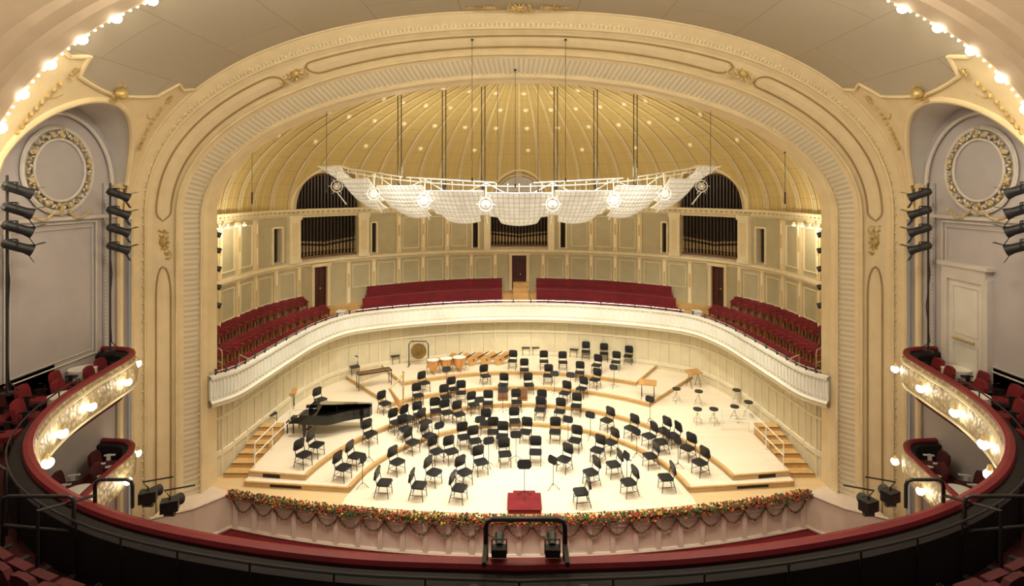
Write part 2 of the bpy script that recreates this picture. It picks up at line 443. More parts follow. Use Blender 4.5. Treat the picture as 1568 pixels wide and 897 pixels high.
for k in range(NR):
    for sg in(-1,1):
        mb=MB();f=(k+.55)/NR
        C=[W[i].lerp(O[i],f) for i in range(len(W))]; C=[p for p in C if .85<sg*p.x<9.3]
        n=len(C)
        z=ZR[k]
        for (zz0,zz1,da,db) in((z+.32,z+.46,-.45,0),(z+.46,z+.88,-.02,.1)):
            rows=[]
            for q,zz in((da,zz0),(da,zz1),(db,zz1),(db,zz0)):
                rows.append([(C[j].x,C[j].y+q,zz) for j in range(n)])
            mb.grid(rows,0,closed=True)
            for j in(0,n-1): mb.add([r[j] for r in rows],[(0,1,2,3)],0)
        for j in range(0,n,2): mb.box((C[j].x,C[j].y-.15,z+.16),(.05,.3,.33),1)
        mb.tube([(p.x,p.y+.04,z+.9) for p in C],.028,6,2)
        mb.obj('choir_bench',[M_red,M_wood,M_redrail])
def hoop(mb,a,b,h,r=.022,mi=0,mid=True):
    a=Vector(a);b=Vector(b);u=Vector((0,0,h))
    P=[a,a+u*.85,a+u+(b-a)*.08,b+u-(b-a)*.08,b+u*.85,b]
    mb.tube(P,r,7,mi)
    if mid: mb.tube([a+u*.5,b+u*.5],r*.7,6,mi)
for (x,y,z) in((-9.6,31.2,3.4),(9.6,31.2,3.4),(-11.2,22.2,3.4),(11.2,22.2,3.4),(-11.9,21.6,3.9),(11.9,21.6,3.9)):
    mb=MB(); hoop(mb,(x,y,z),(x+(.5 if x<0 else -.5)*.9,y-.2,z-.1),1.0); mb.obj('aisle_handrail',[M_whitegold])
for sg in(-1,1):
    mb=MB(); mb.box((0,0,.45),(.42,.42,.9),0); mb.box((0,0,.93),(.5,.5,.07),0); mb.box((0,0,.04),(.5,.5,.08),0); o=mb.obj('terrace_newel_post',[M_white]); o.location=(sg*9.95,31.1,3.25)

# ================================================================== OUTER SHELL WALL
big0,big1=s_of_dx(248),s_of_dx(338); fr0,fr1=s_of_dx(231),s_of_dx(356)
sl0=(s_of_dx(218),s_of_dx(227)); sl1=(s_of_dx(363),s_of_dx(378))
c1=s_of_dx(43); csl=(s_of_dx(62),s_of_dx(72)); dr=(s_of_dx(293),s_of_dx(317)); dc=s_of_dx(13)
SC=(big0+big1)/2; BR=(big1-big0)/2
mb=MB()
ZB,ZM,ZT=3.2,6.95,9.55
cuts=[(-dr[1],-dr[0]),(-dc,dc),(dr[0],dr[1])]
prev=-SMAX
for a,b in cuts+[(SMAX,SMAX)]:
    wstrip(mb,prev,a,ZB,ZM,0,0); prev=b
for a,b in cuts: wstrip(mb,a,b,6.65,ZM,0,0)
ops=[(-sl1[1],-sl1[0],7.15,8.95),(-big1,-big0,7.1,ZT),(-sl0[1],-sl0[0],7.15,8.95),(-csl[1],-csl[0],7.15,8.95),(-c1,c1,7.15,ZT),(csl[0],csl[1],7.15,8.95),(sl0[0],sl0[1],7.15,8.95),(big0,big1,7.1,ZT),(sl1[0],sl1[1],7.15,8.95)]
prev=-SMAX
for a,b,z0,z1_ in ops+[(SMAX,SMAX,0,0)]:
    wstrip(mb,prev,a,ZM,ZT,0,0); prev=b
    if b<SMAX:
        wstrip(mb,a,b,ZM,z0,0,0)
        if z1_<ZT: wstrip(mb,a,b,z1_,ZT,0,0)
        for s in(a,b): mb.add([wp(s,0,z0),wp(s,-.6,z0),wp(s,-.6,z1_),wp(s,0,z1_)],[(0,1,2,3)],1)
mb.obj('wall_stage_shell',[M_panel,M_cream])
mb=MB()
def wtrim(z0,z1,o,mi=0,a=-SMAX,b=SMAX): wbox(mb,a,b,z0,z1,-.02,o,mi,n=120)
wtrim(6.85,7.0,.16,0); wtrim(6.72,6.82,.07,2); wtrim(7.0,7.05,.08,1)
wtrim(9.52,9.62,.12,1); wtrim(9.62,9.8,.08,0); wtrim(9.8,9.92,.26,0)
s=-SMAX+.2
while s<SMAX:
    x,y,_=wp(s,.1); mb.box((x,y,9.74),(.1,.1,.08),1); s+=.33
mb.obj('trim_shell_cornice',[M_cream2,M_bead,M_cream])
mb=MB()
def pil(s,w,z0,z1,o=.1,mi=0): wbox(mb,s-w/2,s+w/2,z0,z1,-.02,o,mi,n=1)
def blocked(s,zone):
    L=cuts if zone==0 else [(a,b) for a,b,_,_ in ops]
    return any(a-.25<s<b+.25 for a,b in L)
npan=30
for i in range(npan+1):
    s=-SMAX+.6+i*(2*SMAX-1.2)/npan
    if not blocked(s,0): pil(s,.26,4.2,6.75,.07,0); pil(s,.11,4.3,6.6,.09,1)
    if not blocked(s,1): pil(s,.32,7.05,9.5,.1,0); pil(s,.12,7.3,9.3,.13,1)
    s2=s+(2*SMAX-1.2)/npan
    if i<npan:
        a,b=s+.28,s2-.28
        if not any(a<d+.1 and b>c-.1 for c,d in cuts): 
            for z in(5.15,6.5): wbox(mb,a,b,z-.02,z+.02,0,.04,2,n=2)
            for q in(a,b): wbox(mb,q-.02,q+.02,5.15,6.5,0,.04,2,n=1)
        if not any(a<d+.25 and b>c-.25 for c,d,_,_ in ops):
            for z in(7.3,9.25): wbox(mb,a,b,z-.025,z+.025,0,.05,2,n=2)
            for q in(a,b): wbox(mb,q-.025,q+.025,7.3,9.25,0,.05,2,n=1)
for sg in(-1,1):
    for a,b in((fr0,big0),(big1,fr1)):
        s=sg*(a+b)/2; pil(s,abs(b-a)*.95,7.0,9.6,.22,3); pil(s,abs(b-a)*1.05,7.0,7.2,.26,3); pil(s,abs(b-a)*1.1,9.35,9.6,.28,3)
        pil(s,abs(b-a)*.45,7.4,9.2,.24,0)
    pil(sg*(c1+.28),.42,7.0,9.6,.2,3)
    for a,b in(sl0,sl1,csl):
        for q in(a,b): pil(sg*q,.1,7.1,9.0,.08,3)
        wbox(mb,sg*a,sg*b,8.95,9.05,0,.1,3,n=1)
mb.obj('trim_shell_pilasters',[M_cream,M_domerib,M_cream2,M_cream2])

# organ recess and pipes
mb=MB()
for a,b,z0,z1_ in ops:
    zt=12.4 if (b-a)>1.2 else z1_
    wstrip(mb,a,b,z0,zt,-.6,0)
    if b-a<=1.2:
        for q in (.2,.5,.8):
            x,y,_=wp(lerp(a,b,q),-.3); mb.cyl((x,y,z0),(x,y,z1_),.07,n=8,mi=1)
    if b-a>1.2:
        nsl=max(8,int((b-a)/.2))
        for i in range(nsl+1):
            s=lerp(a,b,i/nsl); x,y,_=wp(s,-.35)
            mid=abs(i/nsl-.5)*2
            mb.cyl((x,y,z0+.3),(x,y,9.4),.075,n=8,mi=1)
            mb.cyl((x,y,z0+.35),(x,y,z0+.62+.2*mid),.076,.076,n=8,mi=2)
            mb.cyl((x,y,z0+.75+.2*mid),(x,y,z0+.86+.2*mid),.08,.08,n=8,mi=2)
            mb.cyl((x,y,z0),(x,y,z0+.35),.02,.075,n=6,mi=2)
        wbox(mb,a,b,z0+.02,z0+.14,-.3,-.1,3)
        wbox(mb,a-.1,b+.1,9.45,9.62,-.3,.1,4)
mb.obj('organ_pipe_bays',[M_dark,M_pipedark,M_pipe,M_brownwood,M_cream2],smooth=True)
mb=MB();mbd=MB()
LUN=[(-SC,BR+.55,2.42),(0,2.05,2.35),(SC,BR+.55,2.42)]
ZC=9.9
for sc,r,h in LUN:
    A=[pi*i/40 for i in range(41)]
    def arc(rr,hh,off): return [wp(sc+rr*cos(t),off,ZC+hh*sin(t)) for t in A]
    mb.grid([arc(r+.02,h+.02,.0),arc(r-.08,h-.08,.12),arc(r-.3,h-.3,.12),arc(r-.36,h-.36,.02),arc(r-.40,h-.40,-.3)],0,us=12)
    mb.tube(arc(r-.2,h-.2,.14),.05,6,1)
    ri=r-.4;hi=h-.4
    if sc!=0:
        nn=20
        for i in range(1,nn):
            q=-1+2*i/nn; s=sc+ri*q; zt=ZC+hi*sqrt(max(0,1-q*q))
            x,y,_=wp(s,-.3); mbd.cyl((x,y,ZC-.3),(x,y,zt),.07,n=6,mi=0)
        mbd.tube([wp(sc+ri*cos(t)*.97,-.22,ZC+hi*sin(t)*.97) for t in A],.03,5,1)
        wstrip(mbd,sc-r,sc+r,ZC-.3,12.5,-.6,2)
    else:
        mb.grid([arc(r-.4,h-.4,-.1),[wp(sc+(r-.4)*cos(t),-.1,ZC) for t in A]],2)
        wbox(mb,-.9,.9,ZC+.1,ZC+1.15,-.1,.25,2,n=4); wbox(mb,-.75,.75,ZC+.5,ZC+.95,.2,.28,3,n=4)
    wbox(mb,sc-.2,sc+.2,ZC+h-.42,ZC+h+.12,0,.25,0,n=1)
mb.obj('trim_organ_arches',[M_cream,M_bead,M_pale,M_dark],smooth=True)
mbd.obj('organ_tympanum_grilles',[M_pipedark,M_brownwood,M_dark])
k=0
for a,b in cuts:
    mb=MB(); z0=4.3
    wbox(mb,a,b,z0,6.65,-.25,-.15,0,n=2)
    mid=(a+b)/2
    for (p,q) in((a+.08,mid-.05),(mid+.05,b-.08)):
        for (u0,u1) in((z0+.25,z0+1.0),(z0+1.15,z0+2.1)): wbox(mb,p,q,u0,u1,-.16,-.12,0,n=1)
    mb.ell(wp(mid+.08,-.1,z0+1.05),.05,1)
    for q in(a,b): wbox(mb,q-.09,q+.09,z0,6.72,-.05,.12,2,n=1)
    wbox(mb,a-.15,b+.15,6.62,6.8,-.05,.18,2,n=2)
    k+=1; mb.obj('door_%d'%k,[M_door,M_whitegold,M_cream])

# ================================================================== DOME
AP=Vector((0,21.0));DH=6.0
def dome(s,ph,inset=0):
    x,y,_=wp(s,0);c=cos(ph);P=Vector((x,y));q=AP+(P-AP)*c
    z=ZC+DH*sin(ph)
    if inset:
        nrm=Vector((q.x-AP.x,q.y-AP.y,(z-ZC)*3)); nrm.normalize(); q=q-Vector((nrm.x,nrm.y))*inset; z-=nrm.z*inset
    return (q.x,q.y,z)
def ph0(s):
    z=0
    for sc,r,h in LUN:
        d=(s-sc)/r
        if abs(d)<1: z=max(z,h*sqrt(1-d*d))
    return asin(min(1,z/DH))
mb=MB();ND=420
ss=[-SMAX+2*SMAX*i/ND for i in range(ND+1)]
NP=28
rows=[]
for k in range(NP+1):
    rows.append([dome(s,lerp(ph0(s),pi/2-.001,k/NP)) for s in ss])
m=len(rows);nn=len(ss)
v=[p for r in rows for p in r];uv=[]
RS=1.36
for k in range(NP+1):
    for s in ss:
        ph=lerp(ph0(s),pi/2,k/NP); uv.append((s/RS*.5,ph*9.5*.5))
mb.add(v,[(i*nn+j,i*nn+j+1,(i+1)*nn+j+1,(i+1)*nn+j) for i in range(m-1) for j in range(nn-1)],0,uv)
for sc,r,h in LUN:
    q=[sc-r+2*r*i/60 for i in range(61)]
    mb.grid([[dome(s,ph0(s)) for s in q],[wp(s,-.02,ZC+DH*sin(ph0(s))) for s in q]],1)
    mb.tube([dome(s,ph0(s),.02) for s in q],.07,6,2)
mb.obj('ceiling_stage_dome',[M_dome,M_cream,M_rib],smooth=True)
mb=MB()
i=-17
while i<=17:
    s=i*RS
    if abs(s)<SMAX-.2:
        a=ph0(s);v=[];uv=[]
        for k in range(25):
            ph=lerp(a,radians(84),k/24); w=.07*max(.35,cos(ph))
            v+=[dome(s-w,ph,.03),dome(s+w,ph,.03)];uv+=[(0,k*1.0),(1,k*1.0)]
        mb.add(v,[(2*k,2*k+1,2*k+3,2*k+2) for k in range(24)],0,uv)
        for w in(-.15,.15):
            mb.tube([dome(s+w*max(.35,cos(lerp(a,radians(84),k/24))),lerp(a,radians(84),k/24),.03) for k in range(25)],.026,4,1)
            mb.tube([dome(s+w*1.25*max(.35,cos(lerp(a,radians(84),k/24))),lerp(a,radians(84),k/24),.01) for k in range(25)],.014,4,2)
    s=(i+.5)*RS
    if abs(s)<SMAX-.2:
        a=ph0(s); mb.tube([dome(s,lerp(a,radians(78),k/20),.01) for k in range(21)],.012,4,1)
    i+=1
mb.obj('trim_dome_ribs',[M_domerib,M_rib,M_brown])
mb=MB()
for ph,st in((36,3),(50,2),(61,2),(71,3)):
    i=-16
    while i<=16:
        s=(i+.5)*RS
        if abs(s)<SMAX-.8 and radians(ph)>ph0(s)+.08 and i%st==0:
            p=Vector(dome(s,radians(ph),.05)); d=(Vector((0,23,9))-p).normalized()
            R=d.to_track_quat('Z','Y').to_matrix()
            mb.ell(p,(.16,.16,.04),0,12,5,R); mb.ell(p+d*.035,(.06,.06,.03),1,8,4,R)
        i+=1
mb.obj('dome_downlights',[M_rib,M_dl],smooth=True)

# ================================================================== PROSCENIUM FRAME
NV,NA=14,120
def archpts(a,b,Y,n,zc=10,z0=ZF):
    P=[(a,Y,lerp(z0,zc,i/NV)) for i in range(NV)]
    for i in range(NA+1):
        q=pi*i/NA;c=cos(q);x=a*math.copysign(abs(c)**(2/n),c);z=zc+b*abs(sin(q))**(2/n)
        P.append((x,Y,z))
    P+=[(-a,Y,lerp(zc,z0,(i+1)/NV)) for i in range(NV)]
    return P
prof=[(11.40,5.00,20.95,2.0,0),(11.40,5.00,20.3,2.0,0),(11.50,5.08,20.1,2.0,0),(11.6,5.2,20.15,2.02,1),(11.97,5.66,19.8,2.1,0),(12.08,5.8,19.6,2.1,0),(12.18,5.92,19.7,2.12,0),(12.45,6.2,19.42,2.18,0),(12.72,6.42,19.25,2.25,0),(12.82,6.55,19.05,2.27,2),(12.92,6.72,19.08,2.28,0),(13.1,7.05,18.8,2.3,0)]
rings=[archpts(*p[:4]) for p in prof]
UL=[0]
for i in range(1,len(rings[4])): UL.append(UL[-1]+(Vector(rings[4][i])-Vector(rings[4][i-1])).length)
mb=MB()
for k in range(len(prof)-1):
    mb.grid([rings[k],rings[k+1]],prof[k][4],ul=UL)
mb.tube(rings[2],.05,6,0);mb.tube(rings[5],.06,6,0);mb.tube(rings[9],.05,6,0);mb.tube(rings[11],.05,6,0)
dm=[(13.3,20.4,z) for z in [lerp(ZF,10,i/NV) for i in range(NV)]]+[(13.3*cos(pi*i/NA),20.4+.6*sin(pi*i/NA),9.9+6*sin(pi*i/NA)) for i in range(NA+1)]+[(-13.3,20.4,lerp(10,ZF,(i+1)/NV)) for i in range(NV)]
mb.grid([rings[0],dm],0)
mb.obj('wall_proscenium_arch',[M_cream,M_orn,M_bead],smooth=True,ang=25)
mb=MB()
def beads(ring,step,r,mi=0):
    acc=0;nx=0
    for i in range(1,len(ring)):
        a=Vector(ring[i-1]);b=Vector(ring[i]);L=(b-a).length
        while acc+L>=nx:
            p=a.lerp(b,(nx-acc)/L); mb.ell(p+Vector((0,-.03,0)),r,mi,6,4); nx+=step
        acc+=L
beads(rings[3],.2,.04); beads(rings[10],.3,.045)
mb.obj('trim_proscenium_beads',[M_cream2])
def bandpt(t,e):
    i=min(int(t),len(rings[0])-2);f=t-i
    A=Vector(rings[6][i]).lerp(Vector(rings[6][i+1]),f);C=Vector(rings[8][i]).lerp(Vector(rings[8][i+1]),f);B=Vector(rings[7][i]).lerp(Vector(rings[7][i+1]),f)
    k=(e+1)/2
    p=A.lerp(B,k*2) if k<.5 else B.lerp(C,k*2-1)
    return p+Vector((0,-.03,0))
def tz(z): return NV*(z-ZF)/(10-ZF)
def tq(q): return NV+radians(q)/pi*NA
mb=MB()
TOT=NV*2+NA
def loop(t0,t1,e0=.0,w=.62,end=1.2):
    P=[]
    K=max(10,int(abs(t1-t0)*1.5))
    for i in range(K+1): P.append(bandpt(lerp(t0+end,t1-end,i/K),w))
    for i in range(1,8): 
        a=pi*i/8; P.append(bandpt(t1-end+end*sin(a),w*cos(a)))
    for i in range(K+1): P.append(bandpt(lerp(t1-end,t0+end,i/K),-w))
    for i in range(1,8):
        a=pi*i/8; P.append(bandpt(t0+end-end*sin(a),-w*cos(a)))
    mb.tube(P,.03,6,0,closed=True)
segs=[(tz(-.8),tz(8.3)),(tz(9.9),tq(50.0)),(tq(55.5),tq(124.5))]
for a,b in segs:
    loop(a,b)
loop(TOT-segs[0][1],TOT-segs[0][0]); loop(TOT-segs[1][1],TOT-segs[1][0])
mb.obj('trim_proscenium_panels',[M_brown],smooth=True)
def cartouche(mb,c,nrm,up,s,mi=0):
    nrm=Vector(nrm).normalized();up=Vector(up);up=(up-nrm*up.dot(nrm)).normalized();rt=up.cross(nrm)
    R=Matrix((rt,up,nrm)).transposed()
    c=Vector(c)
    def P(x,y,z=0): return c+R@Vector((x*s,y*s,z*s))
    mb.ell(P(0,0,.05),(.28*s,.36*s,.14*s),mi,10,6,R)
    for i in range(10):
        a=2*pi*i/10; r=.52
        Rr=R@Matrix.Rotation(a,3,'Z')
        mb.ell(P(r*cos(a)*.8,r*sin(a),.02),(.2*s,.11*s,.07*s),mi,7,4,Rr)
    for sg in(-1,1):
        for t in range(5):
            mb.ell(P(sg*(.15+.1*t)*(.9),sg*0+.85+.12*sin(t*1.3),0),(.11*s,.08*s,.06*s),mi,6,4,R)
            mb.ell(P(sg*(.1+.09*t),-.85-.1*sin(t*1.3),0),(.11*s,.08*s,.06*s),mi,6,4,R)
        pts=[P(sg*(.3+.35*sin(a)),1.0+.28*cos(a)) for a in[ -.5+.5*k for k in range(8)]]
        mb.tube(pts,.045*s,5,mi)
mb=MB()
for t in(tz(9.15),TOT-tz(9.15),tq(52.8),TOT-tq(52.8)):
    p=bandpt(t,0);d=bandpt(t+.5,0)-bandpt(t-.5,0)
    cartouche(mb,p,(0,-1,-.1),d,.45)
p=Vector((0,18.3,16.98)); cartouche(mb,p,(0,-.3,-1),(1,0,0),.4)
for sg in (-1,1):
    cartouche(mb,(sg*.95,18.3,16.98),(0,-.3,-1),(1,0,0),.24)
    for t in range(6): mb.ell((sg*(1.25+.1*t),18.35,17.0),(.06,.07,.04),0,6,4)
mb.obj('gilded_cartouches',[M_gold],smooth=True)

# ================================================================== AUDITORIUM VAULT + SIDE WALLS
a3,b3,n3=13.1,7.05,2.3
def vx(z):
    t=max(0,min(1,(z-10)/b3)); return a3*(1-t**n3)**(1/n3)
def vq(q):
    return a3*max(0,cos(q))**(2/n3),10+b3*sin(q)**(2/n3)
def qz(z): 
    t=max(0,min(1,(z-10)/b3)); return asin(t**(n3/2))
YL,RL=16.0,2.35
def zl(y):
    d=(y-YL)/RL; return 11.15+2.4*sqrt(1-d*d) if abs(d)<1 else 10.0
def z1(y):
    d=abs(y-YL)
    if d<1.55: return 13.72+.22*(d/1.55)**1.5
    if d<1.85: return 13.94+.45*((d-1.55)/.3)
    if d<2.3: return 14.39-.12*((d-1.85)/.45)
    return 14.27+.1*min(1,(d-2.3)/.4)
YS=[12.9+5.9*i/118 for i in range(119)]
mbg=MB();mbc=MB()
for sg in(-1,1):
    rows=[];uvr=[]
    for y in YS:
        q0=qz(z1(y)); rows.append([(sg*vq(lerp(q0,pi/2,k/24))[0],y,vq(lerp(q0,pi/2,k/24))[1]) for k in range(25)])
        uvr+= [((y)*.5,sg*lerp(q0,pi/2,k/24)*6.0) for k in range(25)]
    mbg.add([p for r in rows for p in r],[(i*25+j,i*25+j+1,(i+1)*25+j+1,(i+1)*25+j) for i in range(len(YS)-1) for j in range(24)],0,uvr)
    rows=[]
    for y in YS:
        q0,q1=qz(zl(y)),qz(z1(y)); rows.append([(sg*vq(lerp(q0,q1,k/10))[0],y,vq(lerp(q0,q1,k/10))[1]) for k in range(11)])
    mbc.grid(rows,0)
    yy=[YL-RL+2*RL*i/60 for i in range(61)]
    mbc.grid([[(sg*(vx(zl(y)) if 0<i<60 else vx(11.15)),y,max(zl(y),11.15)) for i,y in enumerate(yy)],[(sg*13.32,y,max(zl(y),11.15)) for y in yy]],1)
    mbc.tube([(sg*(vx(max(zl(y),11.15))-.03),y,max(zl(y),11.15)) for y in yy],.09,8,0)
    mbc.tube([(sg*13.2,YL+(RL-.35)*cos(t),11.15+2.05*sin(t)) for t in[pi*k/40 for k in range(41)]],.06,8,1)
    mbc.tube([(sg*(vx(z1(y))-.03),y,z1(y)) for y in YS],.055,6,0)
    for y in(YL-RL,YL+RL):
        mbc.cyl((sg*13.2,y,-1),(sg*13.2,y,11.2),.1,n=8,mi=0)
        mbc.box((sg*13.2,y,11.1),(.3,.3,.15),0)
mbg.obj('ceiling_auditorium_vault',[M_grey],smooth=True)
mbc.obj('trim_vault_spandrels',[M_cream,M_pale],smooth=True)
mb=MB()
def vring(sc,y):
    return [(sc*a3*math.copysign(abs(cos(q))**(2/n3),cos(q)),y,10+sc*b3*abs(sin(q))**(2/n3)) for q in[pi*k/90 for k in range(91)]]
mb.grid([vring(1,13.2),vring(.985,13.2),vring(.985,12.95),vring(.97,12.95)],0,us=50)
mb.grid([vring(.97,12.95),vring(.97,12.5),vring(.985,12.4),vring(.985,12.0),vring(1,11.9),vring(1,6.5)],1,us=50)
mb.tube(vring(.975,12.98),.05,6,0)
for sg in(-1,1): 
    for y in(13.05,12.6,12.1): mb.cyl((sg*12.95,y,-1),(sg*12.95,y,10.05),.12,n=8)
mb.obj('ceiling_lamp_rib',[M_cream,M_vaulttan],smooth=True)
mb=MB()
R=vring(.972,13.05)
acc=0;nx=.2;cnt=0
for i in range(1,len(R)):
    a=Vector(R[i-1]);b=Vector(R[i]);L=(b-a).length
    while acc+L>=nx:
        p=a.lerp(b,(nx-acc)/L); big=cnt%5==0
        mb.ell(p,.13 if big else .035,0 if big else 1,8,6); nx+=.19;cnt+=1
    acc+=L
mb.obj('ceiling_bulb_string',[M_bulb,M_bulbs],smooth=True)

for sg,nm in((-1,'left'),(1,'right')):
    mb=MB()
    mb.add([(sg*13.3,5,ZF),(sg*13.3,18.9,ZF),(sg*13.3,18.9,14),(sg*13.3,5,14)],[(0,1,2,3)],0)
    X=sg*13.26
    def rect(y0,y1,za,zb,r=.035,mi=1): mb.tube([(X,y0,za),(X,y1,za),(X,y1,zb),(X,y0,zb)],r,5,mi,closed=True)
    rect(14.3,17.4,5.9,10.0); rect(14.45,17.25,6.05,9.85,.02)
    mb.tube([(X,17.75,5),(X,17.75,11.2)],.05,6,2); mb.tube([(X,14.0,5),(X,14.0,11.2)],.05,6,2)
    mb.box((X,15.9,10.15),(.1,4.6,.1),1)
    for y in [17.75,14.0]:
        for k in range(50): mb.ell((X-sg*.04,y,5.2+k*.12),.035,1,5,3)
    mb.obj('wall_'+nm,[M_lilac,M_pale,M_lilac2],smooth=True)
    mb=MB();c=Vector((sg*13.24,16.0,11.55)); MS=.87
    def ring(rx,r,n=48,mi=0,o=0): mb.tube([c+Vector((-sg*o,MS*rx*cos(2*pi*k/n),MS*rx*sin(2*pi*k/n))) for k in range(n)],r,8,mi,closed=True)
    ring(1.38,.05);ring(1.02,.04,o=.03);ring(1.45,.025)
    mb.add([c+Vector((0,MS*cos(2*pi*k/40),MS*sin(2*pi*k/40))) for k in range(40)],[tuple(range(40))],2)
    for k in range(72):
        a=2*pi*k/72; rr=MS*(1.2+.06*sin(k*2.1))
        Rm=Matrix.Rotation(a+.6*(-1)**k,3,'X')
        mb.ell(c+Vector((-sg*.05,rr*cos(a),rr*sin(a))),(.05,.075,.035),1 if k%4<3 else 0,6,4,Rm)
    for k in range(8):
        a=2*pi*k/8+.3; mb.ell(c+Vector((-sg*.08,MS*1.2*cos(a),MS*1.2*sin(a))),(.06,.09,.09),1,8,5)
    cartouche(mb,c+Vector((-sg*.06,0,MS*1.22)),(-sg,0,0),(0,0,1),.16,1)
    cartouche(mb,c+Vector((-sg*.06,0,-MS*1.3)),(-sg,0,0),(0,0,1),.18,1)
    for d in(-1,1):
        mb.tube([c+Vector((-sg*.05,d*(.2+t*.9),-1.15-.25*sin(pi*t))) for t in[k/10 for k in range(11)]],.04,6,1)
    mb.obj('wall_medallion_wreath',[M_pale,M_goldpale,M_lilac2],smooth=True)
    mb=MB()
    p=Vector((sg*(vx(13.75)-.1),16.0,13.75)); cartouche(mb,p,(-sg,0,-.6),(0,0,1),.3); mb.ell(p+Vector((-sg*.1,0,0)),.17,0,10,7)
    for (y,z) in((14.2,14.0),(18.15,13.95)):
        p=Vector((sg*(vx(z)-.05),y,z)); cartouche(mb,p,(-sg,0,-.6),(0,0,1),.2)
        yd=1 if y>16 else -1
        for t in range(9):
            zz=z-.3-t*.16; mb.ell((sg*(vx(zz)-.03),y+yd*(.05+.05*t*.6),zz),(.05,.07,.08),0,6,4)
        mb.tube([(sg*(vx(z-.45-.25*sin(pi*t/8))-.03),y-yd*(t*.09)+yd*.3,z-.35-.3*sin(pi*t/8)) for t in range(9)],.03,5,0)
    mb.obj('spandrel_gilding',[M_gold],smooth=True)
sg=1
mb=MB();X=sg*13.25;DZ4=.35
mb.box((X,16.4,6.5+DZ4/2),(.12,1.3,3.0+DZ4),1); mb.box((X-sg*.03,16.4,8.15+DZ4),(.25,1.6,.4),0); mb.box((X-sg*.05,16.4,8.4+DZ4),(.35,1.85,.12),0)
for d in(-1,1): mb.box((X-sg*.03,16.4+d*.74,6.45+DZ4/2),(.22,.22,3.3+DZ4),0)
for za,zb in((5.4,6.4),(6.7,8.1)): mb.tube([(X-sg*.07,15.95,za),(X-sg*.07,16.85,za),(X-sg*.07,16.85,zb),(X-sg*.07,15.95,zb)],.025,4,0,closed=True)
mb.tube([(X-sg*.15,16.0,6.55),(X-sg*.15,16.8,6.55)],.03,6,2)
mb.obj('door_4',[M_pale,mat('door_white',(.70,.67,.60),.5),M_gold])

# ================================================================== BALCONY HORSESHOE
H_half=[(0,7.5),(2.4,7.65),(4.7,8.1),(6.6,8.75),(8.35,9.75),(9.7,11.0),(10.6,12.4),(11.2,14.0),(11.55,15.7),(11.8,16.9),(12.35,17.55),(13.25,17.7)]
Hh=catmull(H_half,8); H=[Vector((-p.x,p.y)) for p in Hh[::-1]]+Hh[1:]
def Hn(i,off,HH=H):
    a=HH[max(i-1,0)];b=HH[min(i+1,len(HH)-1)];d=(b-a).normalized();nn=Vector((d.y,-d.x));return HH[i]+nn*off
def hs(mb,prof,mi,i0=0,i1=None,us=40):
    i1=i1 or len(H)
    mb.grid([[(*Hn(i,o),z) for i in range(i0,i1)] for o,z in prof],mi,us=us)
mb=MB()
hs(mb,[(.30,5.0),(.30,5.80),(.16,5.88),(.0,5.88)],1)
hs(mb,[(-.03,5.88),(-.07,5.93),(-.05,5.99),(.03,6.02),(.10,5.99),(.12,5.93),(.09,5.87),(-.03,5.88)],2)
hs(mb,[(-.0,5.88),(-.06,5.7),(-.14,5.4),(-.1,5.1),(.02,4.95),(.3,4.85)],0)
hs(mb,[(-.08,5.78),(-.13,5.75),(-.1,5.7)],3); hs(mb,[(-.02,5.0),(-.08,4.97),(-.02,4.92)],3)
hs(mb,[(.3,4.85),(1.5,4.8)],1)
mb.tube([(*Hn(i,.34),5.95) for i in range(len(H)) if H[i].y<15],.02,6,4)
for i in range(0,len(H),4):
    if H[i].y<15: mb.cyl((*Hn(i,.34),5.0),(*Hn(i,.34),5.95),.015,n=5,mi=4)
mb.obj('balcony_parapet',[M_boxfront,M_blackred,M_redrail,M_cream2,M_black],smooth=True)
mb=MB()
def bulbs_along(z,off,step,HH,ymin):
    acc=0;nx=step/2
    for i in range(1,len(HH)):
        L=(HH[i]-HH[i-1]).length
        while acc+L>=nx:
            p=Hn(i,off,HH)
            if p.y>ymin:
                mb.ell((p.x,p.y,z),.11,0,8,6); mb.cyl((p.x,p.y,z+.09),(p.x,p.y,z+.2),.06,.03,n=8,mi=1)
            nx+=step
        acc+=L
bulbs_along(5.42,-.27,1.75,H,8.6)
bulbs_along(2.55,-.27,1.75,H,9.5)
mb.obj('balcony_front_bulbs',[M_bulb,M_gold],smooth=True)
mb=MB()
rng=[i for i in range(len(H)) if H[i].y>9.8]
for side in(-1,1):
    idx=[i for i in rng if H[i].x*side>0]
    def hs2(prof,mi): mb.grid([[(*Hn(i,o),z) for i in idx] for o,z in prof],mi,us=20)
    hs2([(.25,2.2),(.25,2.95),(0,3.0)],1); hs2([(-.05,3.0),(-.06,3.06),(.04,3.1),(.12,3.06),(.12,3.0),(-.05,3.0)],2)
    hs2([(0,3.0),(-.1,2.7),(-.08,2.3),(.05,2.1),(1.0,2.0)],0)
    mb.grid([[(*Hn(i,.2),2.2) for i in idx],[(side*13.3,Hn(i,.2).y if Hn(i,.2).y<18.2 else 18.2,2.2) for i in idx]],3)
mb.obj('box_tier_lower',[M_boxfront,M_blackred,M_redrail,M_redcarpet],smooth=True)
mb=MB();DZ=[(.25,1.45,5.0),(1.45,2.4,5.3),(2.4,3.35,5.65),(3.35,4.3,6.0)]
for a,b,z in DZ:
    rows=[]
    for o,zz in((a,z-.35),(a,z),(b,z)):
        r=[]
        for i in range(len(H)):
            p=Hn(i,o); r.append((max(-13.28,min(13.28,p.x)),min(p.y,18.2),zz))
        rows.append(r)
    mb.grid(rows,0)
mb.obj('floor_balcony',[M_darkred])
mb=MB()
